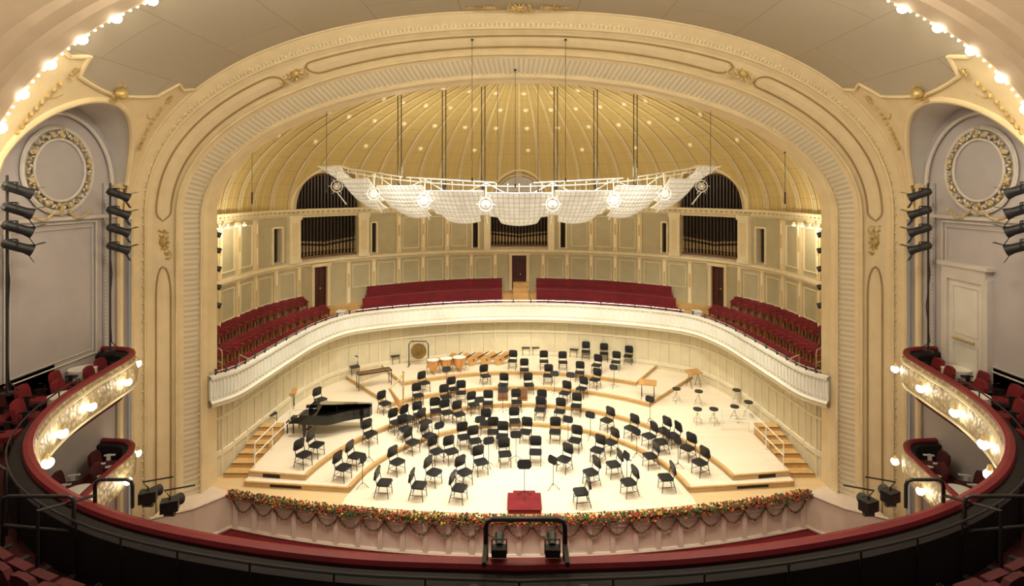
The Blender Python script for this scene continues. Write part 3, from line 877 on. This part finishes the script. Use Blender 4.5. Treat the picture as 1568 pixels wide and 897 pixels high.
for row,(o,z) in enumerate(((1.0,5.0),(1.95,5.3),(2.9,5.65),(3.85,6.0))):
    acc=0;nx=.4
    for i in range(1,len(H)):
        p=Hn(i,o);pp=Hn(i-1,o);L=(p-pp).length
        if acc+L>=nx:
            nx+=.56
            if abs(p.x)<12.9 and p.y<11.8 and abs(p.x)>.55:
                q=Hn(i,o-1); d=q-p
                theatre_seat(mb,p.x,p.y,z,atan2(d.y,d.x)-pi/2,True,.52)
        acc+=L
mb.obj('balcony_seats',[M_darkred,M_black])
for sg in(-1,1):
    mb=MB()
    for (x,y,a) in((12.5,16.9,.3),(12.25,16.15,.5),(12.85,15.7,.5),(12.2,15.0,.4),(12.8,14.6,.4),(12.0,13.6,.6),(12.7,13.4,.5),(11.7,12.5,.6),(12.5,12.3,.5)):
        theatre_seat(mb,sg*x,y,5.0,sg*(pi/2-a*.6) ,False,.55)
    mb.obj('box_seats',[M_redseat,M_black])
    mb=MB()
    for (x,y,a) in((12.6,16.8,.3),(12.0,16.1,.5),(12.7,15.6,.5),(12.7,14.6,.4),(12.8,13.6,.4),(11.6,13.3,.6),(12.4,12.5,.5),(11.3,11.7,.6)):
        theatre_seat(mb,sg*x,y,2.2,sg*(pi/2-a*.6),False,.55)
    mb.obj('box_seats',[M_darkred,M_keyw])
for sg in(-1,1):
    for z,pts in((2.2,((11.85,14.9),(12.1,13.0),(11.6,12.3))),(5.0,((12.9,16.4),(11.7,14.3)))):
        for x,y in pts:
            mb=MB(); mb.cyl((0,0,0),(0,0,.03),.22,n=16,mi=1);mb.cyl((0,0,0),(0,0,.68),.03,n=8,mi=1)
            mb.cyl((0,0,.68),(0,0,.72),.36,n=24,mi=0); mb.cyl((0,0,.45),(0,0,.69),.36,.35,n=24,mi=0)
            o=mb.obj('box_table',[M_keyw,M_black]); o.location=(sg*x,y,z)

def hr(pts,r=.028,name='balcony_aisle_handrail'):
    mb=MB(); 
    for P in pts: mb.tube(P,r,8,0)
    mb.obj(name,[M_black],smooth=True)
def rhoop(x0,x1,y,z0,z1,yb=None,r=.03):
    yb=yb if yb is not None else y
    c=.09
    return [(x0,yb,z0),(x0,y,z1-c),(x0+c*.3*(1 if x1>x0 else -1),y,z1-c*.3),(x0+c*(1 if x1>x0 else -1),y,z1),(x1-c*(1 if x1>x0 else -1),y,z1),(x1-c*.3*(1 if x1>x0 else -1),y,z1-c*.3),(x1,y,z1-c),(x1,yb,z0)]
hr([rhoop(-.45,.62,7.5,5.95,6.55),[(-.45,7.5,6.2),(-.45,7.1,6.2)],[(.62,7.5,6.2),(.62,7.1,6.2)]],.034)
hr([rhoop(-.62,-.5,6.9,5.3,6.08),rhoop(-.8,-.7,6.9,5.3,6.02),rhoop(.75,.86,6.9,5.3,6.08),rhoop(.95,1.05,6.9,5.3,6.0)],.022)
for sg in(-1,1):
    hr([rhoop(sg*6.8,sg*6.2,8.9,5.9,6.35),[(sg*6.8,8.9,6.1),(sg*7.2,8.3,6.2),(sg*7.2,8.3,5.3)]])
    hr([rhoop(sg*8.0,sg*6.9,8.6,5.2,6.25),[(sg*8.0,8.6,5.8),(sg*6.9,8.6,5.7)]])
    hr([[(sg*8.6,9.3,5.2),(sg*8.6,9.3,6.3),(sg*10.2,9.9,6.6),(sg*10.2,9.9,5.3)]])
    for (x,y) in((5.85,8.75),(5.35,8.5)):
        mb=MB(); mb.box((0,0,.12),(.32,.22,.22),0,.4); mb.cyl((.0,.1,.14),(.05,.28,.1),.1,.12,n=12,mi=0)
        mb.tube([(0,0,0),(0,0,.3),(.18*sg,.1,.36),(.4*sg*-1,.2,.42)],.018,6,0); mb.cyl((-.1,0,-.06),(.1,0,-.06),.05,n=8)
        o=mb.obj('balcony_spot_projector',[M_black]); o.location=(sg*x,y,6.08); o.scale=(.75,)*3
for x in(-.27,.45):
    mb=MB(); mb.box((0,0,.06),(.2,.14,.1),0); mb.cyl((0,.05,.1),(0,.2,.16),.05,.07,n=12); mb.tube([(-.1,0,.02),(-.1,.02,.2),(.1,.02,.2),(.1,0,.02)],.012,5)
    o=mb.obj('balcony_spot_projector',[M_black]); o.location=(x,7.5,6.06)

# ---------------- stacked spotlights on poles
def fixture(mb,z,sg,s=.78):
    d=Vector((-sg*.55,.62,-.35)).normalized(); c=Vector((-sg*.2,.05,z))
    mb.cyl(c-d*.3*s,c+d*.2*s,.15*s,.15*s,n=14); mb.cyl(c+d*.2*s,c+d*.4*s,.15*s,.2*s,n=14); mb.cyl(c-d*.38*s,c-d*.3*s,.09*s,.15*s,n=12)
    sd=d.cross(Vector((0,0,1))).normalized()
    mb.tube([c+sd*.14,c+sd*.15+Vector((0,0,.18)),c-sd*.15+Vector((0,0,.18)),c-sd*.14],.014,5)
    up=sd.cross(d).normalized()
    for k in(-1,1):
        e=c+d*.4*s; mb.add([e+sd*.15+up*k*.15,e-sd*.15+up*k*.15,e-sd*.17+up*k*.27+d*.15,e+sd*.17+up*k*.27+d*.15],[(0,1,2,3),(3,2,1,0)])
    mb.tube([c+Vector((0,0,.18)),Vector((0,0,z+.18))],.02,6)
for sg in(-1,1):
    for x,y,z0,zs in((12.6,17.1,6.0,(9.2,9.75,10.3,10.85)),(12.5,13.55,6.0,(9.6,10.05,10.5,11.0))):
        mb=MB(); mb.cyl((0,0,z0),(0,0,zs[-1]+.35),.03,n=10); mb.cyl((0,0,z0),(0,0,z0+.05),.14,n=12)
        for z in zs: fixture(mb,z,sg)
        mb.tube([(0,0,zs[0]-.2),(.06,0,zs[0]-.8),(-.04,.03,z0+1.4),(.05,.0,z0+.3),(.2*sg*-1,.1,z0+.05)],.015,6)
        o=mb.obj('stage_light_tower',[M_black2],smooth=True); o.location=(sg*x,y,0)
    mb=MB()
    for z in(6.6,7.3,8.0,8.7,9.3):
        c=Vector((0,0,z)); d=Vector((-sg*.8,.3,-.3)).normalized(); mb.cyl(c-d*.12,c+d*.2,.09,.11,n=10); 
    mb.cyl((sg*.05,0,6.2),(sg*.05,0,9.6),.03,n=8)
    o=mb.obj('proscenium_side_lights',[M_black2]); o.location=(sg*11.6,21.2,0)

# ================================================================== ACOUSTIC CANOPY
can=bpy.data.objects.new('glass_acoustic_canopy',None); COL.objects.link(can)
def panel(mb,cx,cy,zt,w,drop,depth,yaw,nx=10,ny=6,taper=.8,bul=.28):
    rows=[];ex=Vector((cos(yaw),sin(yaw),0));ey=Vector((-sin(yaw),cos(yaw),0))
    K=4
    for j in range(ny*K+1):
        v=j/(ny*K);r=[]
        for i in range(nx*K+1):
            u=i/(nx*K)*2-1
            ww=w/2*lerp(1,taper,v)
            p=Vector((cx,cy,zt))+ex*(u*ww)+ey*(v*depth+ -bul*.8*(1-u*u))+Vector((0,0,-drop*v-bul*sin(pi*v)*.35-.10*(1-u*u)*v))
            q=abs(sin(pi*(u+1)/2*nx)*sin(pi*v*ny))**.6
            p+= (ey*-.8+Vector((0,0,-.4)))*q*.045
            r.append(p)
        rows.append(r)
    mb.grid(rows,0,us=nx*.5,vs_=ny*.5)
    for line in(rows[0],rows[-1],[r[0] for r in rows],[r[-1] for r in rows]): mb.tube(line[::2],.035,6,1)
    return rows
MODS=[(-7.75,1.95),(-5.35,2.5),(-2.8,2.6),(0,2.75),(2.8,2.6),(5.35,2.5),(7.75,1.95)]
def cany(x): return 23.4+.045*x*x
def canz(x): return 10.85+.0105*x*x
for k,(x,w) in enumerate(MODS):
    mb=MB(); yaw=atan2(.09*x,1)*1.0
    panel(mb,x,cany(x),canz(x),w,1.0,1.0,yaw,nx=12,ny=6,taper=.93,bul=.22)
    panel(mb,x*.98,cany(x)+1.9,canz(x)-1.0,w*.72,.42,.7,yaw,nx=8,ny=3,taper=.8,bul=.15)
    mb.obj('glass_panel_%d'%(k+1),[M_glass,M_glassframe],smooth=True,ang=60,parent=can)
for sg in(-1,1):
    mb=MB(); yaw=atan2(.09*9.2*sg,1)
    panel(mb,sg*9.35,cany(9.3)+.2,canz(9.3)+.35,1.7,.65,.9,yaw,nx=7,ny=4,taper=.45,bul=.15)
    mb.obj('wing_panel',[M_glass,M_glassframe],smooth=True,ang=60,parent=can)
mb=MB()
J=[-8.75,-6.6,-4.1,-1.4,1.4,4.1,6.6,8.75]
for x in J:
    y=cany(x)-.15;z=canz(x)-.5
    R=Matrix.Rotation(pi/2-.3,3,'X')
    mb.ell((x,y-.05,z),(.2,.2,.06),2,16,6,R); mb.ell((x,y-.12,z),(.07,.07,.05),0,12,5,R)
    mb.tube([(x+.28*cos(a),y-.06,z+.28*sin(a)) for a in[2*pi*k/20 for k in range(20)]],.022,5,0,closed=True)
    for k in range(6):
        a=2*pi*k/6; mb.tube([(x+.08*cos(a),y-.06,z+.08*sin(a)),(x+.42*cos(a),y-.03,z+.42*sin(a))],.012,4,0)
    mb.tube([(x,y,z+.3),(x,y+.2,z+.95)],.03,6,0); mb.tube([(x,y,z-.3),(x,y+1.4,z-.9)],.03,6,0)
    for d in(-1,1): mb.tube([(x,y+.1,z+.9),(x+d*.8,cany(x+d*.8)+.1,canz(x+d*.8))],.02,5,0)
top=[(x,cany(x)+.1,canz(x)+.28) for x in[-9.9+19.8*k/60 for k in range(61)]]
mb.tube(top,.025,6,0)
for k in range(4):
    x0=(-9.0,-4.9,.6,5.2)[k]; mb.tube([(x0,cany(x0)-.3,canz(x0)+.42),(x0+3.9,cany(x0+3.9)-.3,canz(x0+3.9)+.42)],.03,6,0)
for k in range(41):
    x=-9.6+19.2*k/40; mb.tube([(x,cany(x)+.1,canz(x)-.05),(x,cany(x)+.1,canz(x)+.34)],.012,5,0)
    mb.ell((x,cany(x)+.05,canz(x)+.36),.035,1,6,4)
for sg in(-1,1): mb.tube([(sg*8.6,26.8,11.7),(sg*10.0,27.6,12.15)],.05,6,0)
mb.obj('canopy_truss',[M_glassframe,M_white,M_pale],smooth=True,parent=can)
mb=MB()
for dx in(183,115,55,-56,-117,-178):
    x=-dx/F*25.2; y=25.2
    k2=(x/13)**2+((y-21)/16)**2; zt=ZC+DH*sqrt(1-k2)+.2
    for d in(-.06,.06):
        mb.cyl((x+d*1.3,y,11.1),(x+d*1.3,y,zt),.022,n=6)
    mb.cyl((x,y,11.0),(x,y,11.25),.08,n=8)
mb.obj('suspension_cables',[M_black],parent=can)
for (u,yy,zt,zb,ball) in((723,19.3,16.2,11.4,0),(866,19.3,16.2,11.4,0),(789,20.0,15.3,11.2,0),(500,20.6,14.2,11.0,0),(1088,20.6,14.2,11.0,0),(386,20.9,12.4,10.9,1),(1202,20.9,12.4,10.9,1),(762,22.5,15.4,11.0,0),(824,22.5,15.4,11.0,0)):
    mb=MB();x=(u-CX)/F*yy
    mb.cyl((x,yy,zb),(x,yy,zt),.009,n=5); mb.ell((x,yy,zt),(.05,.05,.04),0)
    mb.cyl((x,yy,zb-(.45 if ball else .12)),(x,yy,zb),.03,.03,n=8)
    mb.obj('hanging_microphone',[M_black])

# ================================================================== ORCHESTRA FURNITURE
mb=MB()
def rbox(mb,w,d,t,c,mi,rx=0):
    ch=.07; pr=[(-w/2+ch,-d/2),(w/2-ch,-d/2),(w/2,-d/2+ch),(w/2,d/2-ch),(w/2-ch,d/2),(-w/2+ch,d/2),(-w/2,d/2-ch),(-w/2,-d/2+ch)]
    old=mb.M; mb.M=old@Matrix.Translation(c)@Matrix.Rotation(rx,4,'X'); mb.prism(pr,-t/2,t/2,mi); mb.M=old
rbox(mb,.50,.48,.06,(0,.02,.47),0)
rbox(mb,.48,.42,.05,(0,-.26,.80),0,radians(80))
for sx in(-1,1):
    mb.tube([(sx*.21,.23,0),(sx*.21,.19,.45)],.015,6,0)
    mb.tube([(sx*.21,-.30,0),(sx*.21,-.18,.45),(sx*.21,-.28,.9)],.015,6,0)
    mb.tube([(sx*.21,-.25,.2),(sx*.21,.21,.2)],.01,5,0)
mb.tube([(-.21,-.25,.2),(.21,-.25,.2)],.01,5,0)
ME_chair=mb.mesh('orchestra_chair',[M_black],True)
mb=MB()
for k in range(3):
    a=2*pi*k/3+.5; mb.tube([(.26*cos(a),.26*sin(a),0),(.02*cos(a),.02*sin(a),.18)],.01,5,0)
mb.cyl((0,0,.1),(0,0,.98),.012,n=6); rbox(mb,.46,.28,.012,(0,-.03,1.06),0,radians(72)); mb.box((0,.05,.94),(.44,.05,.012),0)
ME_stand=mb.mesh('music_stand',[M_black])
mb=MB()
for k in range(3):
    a=2*pi*k/3+.5; mb.tube([(.24*cos(a),.24*sin(a),0),(.03*cos(a),.03*sin(a),.5)],.012,5,1)
mb.tube([(.18*cos(a),.18*sin(a),.22) for a in[2*pi*k/16 for k in range(16)]],.01,5,1,closed=True)
mb.cyl((0,0,.4),(0,0,.66),.02,n=8,mi=1); mb.cyl((0,0,.66),(0,0,.72),.19,.2,n=16,mi=0)
ME_stool=mb.mesh('percussion_stool',[M_black,M_chrome])

chairs=[(465,694),(489,680),(529,714),(544,696),(588,738),(608,706),(641,742),(664,722),(703,746),(627,674),(650,662),(668,690),(691,690),(710,668),(655,647),(736,706),(773,694),(711,722),(727,674),(601,642),(622,630),(585,614),(567,662),(655,596),(640,604),(694,588),(666,620),(686,610),(706,600),(724,610),(706,636),(684,630),(742,636),(746,607),(769,667),(805,660),(850,660),(820,691),(864,702),(881,673),(915,688),(940,710),(905,722),(890,752),(963,737),(1020,730),(985,669),(996,697),(964,655),(928,643),(1022,648),(1040,662),(1053,684),(1072,706),(855,632),(885,610),(770,580),(791,607),(785,555),(803,557),(832,556),(860,558),(888,563),(912,560),(911,580),(893,590),(805,530),(820,530),(847,530),(862,530),(880,533),(897,537),(925,540),(962,544),(943,553),(543,560),(580,548),(604,543),(495,612),(413,632),(655,526),(686,530),(728,528),(825,632),(838,578),(755,660),(745,585),(620,655),(788,633),(830,606),(862,606),(810,580),(640,632),(600,716),(935,676),(1008,676),(948,664)]
placed=[]
for u,v in chairs:
    x,y,z=on_stage(u,v,.5)
    if any((a-x)**2+(b-y)**2<.5**2 for a,b in placed): continue
    c=Vector((x,y))-C0
    for R,h,_ in TIERS:
        if abs(c.length-R)<.42:
            c=c.normalized()*(R+(.46 if c.length>=R-.1 else -.46)); x,y=(C0+c)[:]; z=tierz(x,y); break
    if any((a-x)**2+(b-y)**2<.52**2 for a,b in placed): continue
    placed.append((x,y)); zz=z if z>0 else .02
    inst('orchestra_chair',ME_chair,(x,y,zz),face(x,y)+random.uniform(-.25,.25))
inst('music_stand',ME_stand,(px,py+.25,.175),0,1.1)
sp=[(847,722),(897,715),(748,690),(790,680),(685,575),(652,575),(640,650),(672,665),(735,655),(575,690),(685,735),(555,720),(870,655),(940,665),(975,675),(960,715),(1035,690),(770,600),(812,600),(842,602),(780,572),(850,572),(875,580),(800,548),(840,548),(770,628),(845,625),(735,625),(990,625),(940,570),(595,630),(1005,655),(905,640)]
for u,v in sp:
    x,y,z=on_stage(u,v+14,.3)
    c=Vector((x,y))-C0
    for R,h,_ in TIERS:
        if abs(c.length-R)<.3:
            c=c.normalized()*(R+(.32 if c.length>=R-.1 else -.32)); x,y=(C0+c)[:]; z=tierz(x,y); break
    if any((a-x)**2+(b-y)**2<.56**2 for a,b in placed): continue
    placed.append((x,y)); inst('music_stand',ME_stand,(x,y,z if z else .02),face(x,y)+pi)
for u,v in((1070,608),(1068,636),(1093,636),(1128,606),(1146,625),(1125,632),(1036,604)):
    x,y,z=on_stage(u,v,.4)
    if any((a-x)**2+(b-y)**2<.5**2 for a,b in placed): continue
    placed.append((x,y)); inst('percussion_stool',ME_stool,(x,y,z),random.random()*6)
for u,v in((770,612),(800,612),(835,616),(860,616),(765,645),(822,650),(848,648),(780,590),(850,592)):
    x,y,z=on_stage(u,v,0)
    if any((a-x)**2+(b-y)**2<.5**2 for a,b in placed): continue
    c=Vector((x,y))-C0
    if any(abs(c.length-R)<.25 for R,_,_ in TIERS): continue
    mb=MB(); mb.box((0,0,.28),(.5,.04,.5),0); mb.box((0,.12,.52),(.52,.3,.03),0); mb.box((0,0,.03),(.5,.3,.06),0)
    o=mb.obj('wooden_instrument_rest',[M_brownwood]); o.location=(x,y,z); o.rotation_euler[2]=face(x,y)+pi; placed.append((x,y))

# grand piano
pn=bpy.data.objects.new('grand_piano',None);COL.objects.link(pn)
mb=MB()
L=2.75
out=[(0,-.75),(0.0,.75),(.9,.75),(1.6,.75),(L-.25,.75),(L-.05,.68),(L,.5),(L-.03,.3),(L-.25,.1),(L-.6,-.05),(L-1.0,-.3),(L-1.35,-.62),(L-1.6,-.74),(.5,-.75)]
out=out[::-1]
mb.prism([(a,b) for a,b in out],.58,.98,0)
mb.box((-.16,0,.68),(.36,1.5,.12),0)
mb.obj('case',[M_pianoblk],parent=pn)
mb=MB(); mb.box((-.17,0,.755),(.16,1.24,.03),0)
for k in range(36):
    if k%7 not in(2,6): mb.box((-.13,-.6+k*.034,.78),(.09,.015,.02),1)
for sy in(-1,1): mb.box((-.16,sy*.69,.8),(.34,.1,.12),1)
mb.obj('keyboard',[M_keyw,M_pianoblk],parent=pn)
mb=MB(); mb.M=Matrix.Translation((0,.75,1.0))@Matrix.Rotation(radians(-16),4,'X')@Matrix.Translation((0,-.75,0))
mb.prism([(a+.0 if a>.5 else a+.45 if a<.1 else a,b) for a,b in out],0,.03,0); mb.M=Matrix.Identity(4)
mb.obj('lid',[M_pianoblk],parent=pn)
mb=MB(); mb.box((.28,0,1.12),(.03,.8,.26),0); mb.cyl((1.6,-.5,.98),(1.55,-.55,1.33),.012,n=6); mb.obj('music_desk',[M_pianoblk],parent=pn)
mb=MB()
for (a,b) in((.15,-.6),(.15,.6),(L-.45,.42)):
    mb.cyl((a,b,.1),(a,b,.6),.05,.08,n=8); mb.cyl((a,b,.0),(a,b,.1),.04,.04,n=8)
mb.obj('legs',[M_pianoblk],parent=pn)
mb=MB(); 
for d in(-.12,.12): mb.cyl((.15,d,.62),(.12,d*.8,.12),.02,n=6)
mb.box((.1,0,.12),(.12,.34,.05),0)
for d in(-.08,0,.08): mb.box((-.02,d,.09),(.16,.04,.015),1)
mb.obj('pedal_lyre',[M_pianoblk,M_whitegold],parent=pn)
x,y,z=on_stage(466,664,0); pn.location=(x,y+.3,.4); pn.rotation_euler[2]=radians(-4)
mb=MB(); mb.box((0,0,.48),(.34,.75,.08),0)
for a in(-.13,.13):
    for b in(-.32,.32): mb.cyl((a,b,0),(a,b,.45),.025,.03,n=6)
o=mb.obj('piano_bench',[M_pianoblk]); o.location=(x-.62,y+.35,.4)
# harp
mb=MB()
mb.cyl((.55,0,.1),(.55,0,1.75),.035,.04,n=10); mb.cyl((.55,0,1.72),(.55,0,1.82),.06,.05,n=10)
mb.tube([(.55,0,1.75),(.4,0,1.62),(.2,0,1.5),(0,0,1.42),(-.2,0,1.36),(-.3,0,1.28)],[.04,.04,.035,.035,.04,.05],8)
mb.tube([(-.3,0,1.28),(.1,0,.7),(.5,0,.12)],[.05,.1,.15],8,1); mb.box((.48,0,.06),(.36,.34,.12),0)
for k in range(14):
    t=k/14; a=Vector((-.25,0,1.2)).lerp(Vector((.5,0,.2)),t); mb.cyl(a,(lerp(-.2,.5,t),0,lerp(1.36,1.68,t)),.004,n=4,mi=2)
x,y,z=on_stage(604,636,0); o=mb.obj('concert_harp',[M_gold,M_tan,M_keyw],True); o.location=(x,y,tierz(x,y)); o.rotation_euler[2]=1.0; o.scale=(1.05,)*3
# timpani
for u,v,r in((664,574,.34),(684,572,.36),(704,570,.38)):
    x,y,z=on_stage(u,v,0)
    c=Vector((x,y))-C0
    if abs(c.length-11.6)<.5: c=c.normalized()*12.1; x,y=(C0+c)[:]; z=tierz(x,y)
    mb=MB(); mb.lathe([(.1,.18),(r*.55,.28),(r*.9,.48),(r,.78),(r,.8)],(0,0,0),24,0); mb.cyl((0,0,.79),(0,0,.81),r*.98,n=24,mi=1)
    mb.tube([(r*1.04*cos(a),r*1.04*sin(a),.8) for a in[2*pi*k/24 for k in range(24)]],.022,6,2,closed=True)
    for k in range(4):
        a=pi/2*k+.4; mb.tube([(r*1.02*cos(a),r*1.02*sin(a),.78),(r*1.05*cos(a),r*1.05*sin(a),.4),(r*.9*cos(a),r*.9*sin(a),0)],.018,6,2)
    mb.cyl((0,0,0),(0,0,.2),.06,n=8,mi=2)
    o=mb.obj('timpani_drum',[M_copper,M_keyw,M_brown],True); o.location=(x,y,z)
x,y,z=on_stage(641,560,0)
mb=MB(); mb.cyl((0,-.03,.85),(0,.03,.85),.45,n=32,mi=0); mb.cyl((0,-.05,.85),(0,-.02,.85),.14,n=20,mi=0)
mb.tube([(-.56,0,0),(-.56,0,1.25),(-.42,0,1.42),(.42,0,1.42),(.56,0,1.25),(.56,0,0)],.03,8,1)
for sx in(-1,1): mb.tube([(sx*.56,-.3,.02),(sx*.56,.3,.02)],.03,6,1); mb.cyl((sx*.3,0,1.18),(sx*.3,0,1.42),.008,n=4,mi=1)
o=mb.obj('orchestral_gong',[mat('bronze',(.25,.17,.06),.3,metal=.8,var=.3),M_black],True); o.location=(x,y,.8)
for (u,v,w,ang) in((573,592,1.7,.5),):
    x,y,z=on_stage(u,v,0)
    mb=MB()
    for k in range(26): mb.box((-w/2+.05+k*(w-.1)/25,0,.86),(w/34,.5-.009*k,.025),0)
    for k in range(20): mb.cyl((-w/2+.1+k*(w-.2)/19,-.1,.4+.015*k),(-w/2+.1+k*(w-.2)/19,-.1,.82),.025,n=8,mi=2)
    for d in(-1,1): mb.box((0,d*.27,.82),(w,.03,.06),1)
    for sx in(-1,1):
        mb.box((sx*w/2,0,.82),(.04,.58,.06),1)
        for d in(-1,1): mb.cyl((sx*w/2,d*.24,0),(sx*w/2,d*.24,.82),.02,n=6,mi=1)
        mb.tube([(sx*w/2,-.24,.15),(sx*w/2,.24,.15)],.018,5,1)
    o=mb.obj('marimba',[M_brownwood,M_black,M_whitegold]); o.location=(x,y,tierz(x,y)); o.rotation_euler[2]=ang
# string basses laid down on their ribs at the back of the stage
for (xx,yy,a) in((-4.55,31.9,1.05),(-3.8,32.0,.95),(-3.05,32.1,1.0),(-2.3,32.2,.9),(-1.5,32.2,1.0)):
    mb=MB(); prf=[(0,0),(.2,.02),(.3,.14),(.31,.3),(.24,.45),(.18,.56),(.2,.68),(.24,.8),(.2,.95),(.1,1.05),(.03,1.1)]
    pr=[(p,q) for p,q in prf]+[(-p,q) for p,q in prf[::-1][:-1]]
    n=len(pr); mb.add([(p,-.09,.12+q) for p,q in pr]+[(p,.09,.12+q) for p,q in pr],[tuple(range(n)),tuple(range(n,2*n))[::-1]]+[(i,(i+1)%n,n+(i+1)%n,n+i) for i in range(n)],0)
    mb.box((0,-.12,1.15),(.05,.05,.75),1); mb.box((0,-.12,.5),(.14,.04,.05),1); mb.ell((0,-.12,1.56),(.05,.07,.07),0); mb.cyl((0,0,0),(0,0,.14),.01,n=5,mi=1)
    o=mb.obj('double_bass',[M_tan,M_black]); o.location=(xx,yy,.94); o.rotation_euler=(0,radians(64),a-.75); o.scale=(.92,)*3
for (u,v,a) in((992,610,-.3),(1062,592,.4),(440,625,.3)):
    x,y,z=on_stage(u,v,0); mb=MB()
    mb.M=Matrix.Translation((0,0,.8))@Matrix.Rotation(.25,4,'X'); mb.box((0,0,0),(.85,.5,.04),0); mb.M=Matrix.Identity(4)
    for sx in(-1,1): mb.tube([(sx*.3,-.22,0),(sx*.3,.0,.78),(sx*.3,.22,0)],.015,5,1)
    o=mb.obj('percussion_table',[M_tan,M_black]); o.location=(x,y,tierz(x,y)); o.rotation_euler[2]=a

# side stage steps + rails
for sg in(-1,1):
    mb=MB()
    for k in range(6):
        y0=21.2+k*.5; h=.14*(k+1)
        xo=11.3-.035*k
        mb.box((sg*(10.24+xo)/2,y0+.25,h/2+.0),(xo-10.24,.5,h),0); mb.box((sg*(10.24+xo)/2,y0+.02,h-.015),(xo-10.22,.06,.03),1)
    mb.obj('stage_side_steps',[M_wood,M_brown])
    mb=MB(); P=[(10.05,21.1,.4),(10.05,22.6,.4),(10.0,24.2,.4),(8.9,24.4,.4)]
    for p in P: mb.cyl((sg*p[0],p[1],p[2]),(sg*p[0],p[1],p[2]+1.0),.022,n=6)
    for dz in(.98,.5): mb.tube([(sg*p[0],p[1],p[2]+dz) for p in P],.022,6)
    mb.obj('stage_safety_rail',[M_white])

mb=MB()
for sg in(-1,1):
    for k in range(4):
        s=sg*(SMAX-3.2-k*.75); p=Vector(wp(s,.32,9.35)); mb.cyl(p,p+Vector((0,0,.14)),.1,.06,n=10,mi=1); mb.ell(p,(.09,.09,.05),0)
mb.obj('cornice_wall_lamps',[M_bulb,M_cream],smooth=True)

# ================================================================== LIGHTS
def lamp(kind,loc,tgt,energy,col=(1,.86,.62),size=.4,angle=60,name='stage_lamp'):
    d=bpy.data.lights.new(name,kind); d.energy=energy; d.color=col
    if kind=='SPOT': d.spot_size=radians(angle); d.spot_blend=.6; d.shadow_soft_size=size
    elif kind=='POINT': d.shadow_soft_size=size
    o=bpy.data.objects.new(name,d); o.location=loc
    if tgt is not None: o.rotation_euler=(Vector(tgt)-Vector(loc)).to_track_quat('-Z','Y').to_euler()
    COL.objects.link(o)
WARM=(1,.88,.66);NEU=(1,.96,.86)
for x in(-6.5,-2.2,2.2,6.5):
    lamp('SPOT',(x,21.3,14.2 if abs(x)<4 else 13.2),(x*.8,26,0),2300,NEU,.3,95,'stage_downlight')
for x in(-5,0,5): lamp('SPOT',(x,26.5,13.2),(x*1.1,27.5,0),1250,NEU,.3,110,'stage_downlight')
for x in(-6,-2,2,6): lamp('SPOT',(x,12.5,16.0 if abs(x)<4 else 15.4),(x*.7,22.5,0),2000,NEU,.3,50,'added_front_spot')  # added spots above the view to brighten the stage, no fixtures there
for x in(-5,0,5): lamp('POINT',(x,25.6,11.8),None,150,WARM,.3,name='canopy_uplight')
for sg in(-1,1): lamp('POINT',(sg*11.9,24.2,9.1),None,110,WARM,.12,name='cornice_wash')
for x in(-6,0,6): lamp('POINT',(x,9.5,15.3 if x else 16.2),None,980,(1,.90,.71),.5,name='added_hall_fill')  # added unseen fill points to brighten proscenium and vault
for sg in(-1,1):
    for (x,y) in((11.4,16.5),(10.9,14.0),(9.6,11.3)): lamp('POINT',(sg*(x-.55),y,5.4),None,9,WARM,.13,name='box_bulb_light')
    for (x,y) in((11.4,16.5),(10.9,14.0)): lamp('POINT',(sg*(x-.55),y,2.5),None,9,WARM,.13,name='box_bulb_light')
w=bpy.data.worlds.new('hall_ambient'); S.world=w; w.use_nodes=True
w.node_tree.nodes['Background'].inputs[0].default_value=(1,.88,.71,1); w.node_tree.nodes['Background'].inputs[1].default_value=.21

# ================================================================== CAMERA
cd=bpy.data.cameras.new('camera'); cam=bpy.data.objects.new('camera',cd); COL.objects.link(cam); S.camera=cam
cam.location=(0,0,HC); cam.rotation_euler=(pi/2,0,0)
cd.sensor_width=36; cd.lens=36*F/1568; cd.shift_x=-11/1568; cd.shift_y=-158.5/1568; cd.clip_end=200
S.view_settings.view_transform='Standard'
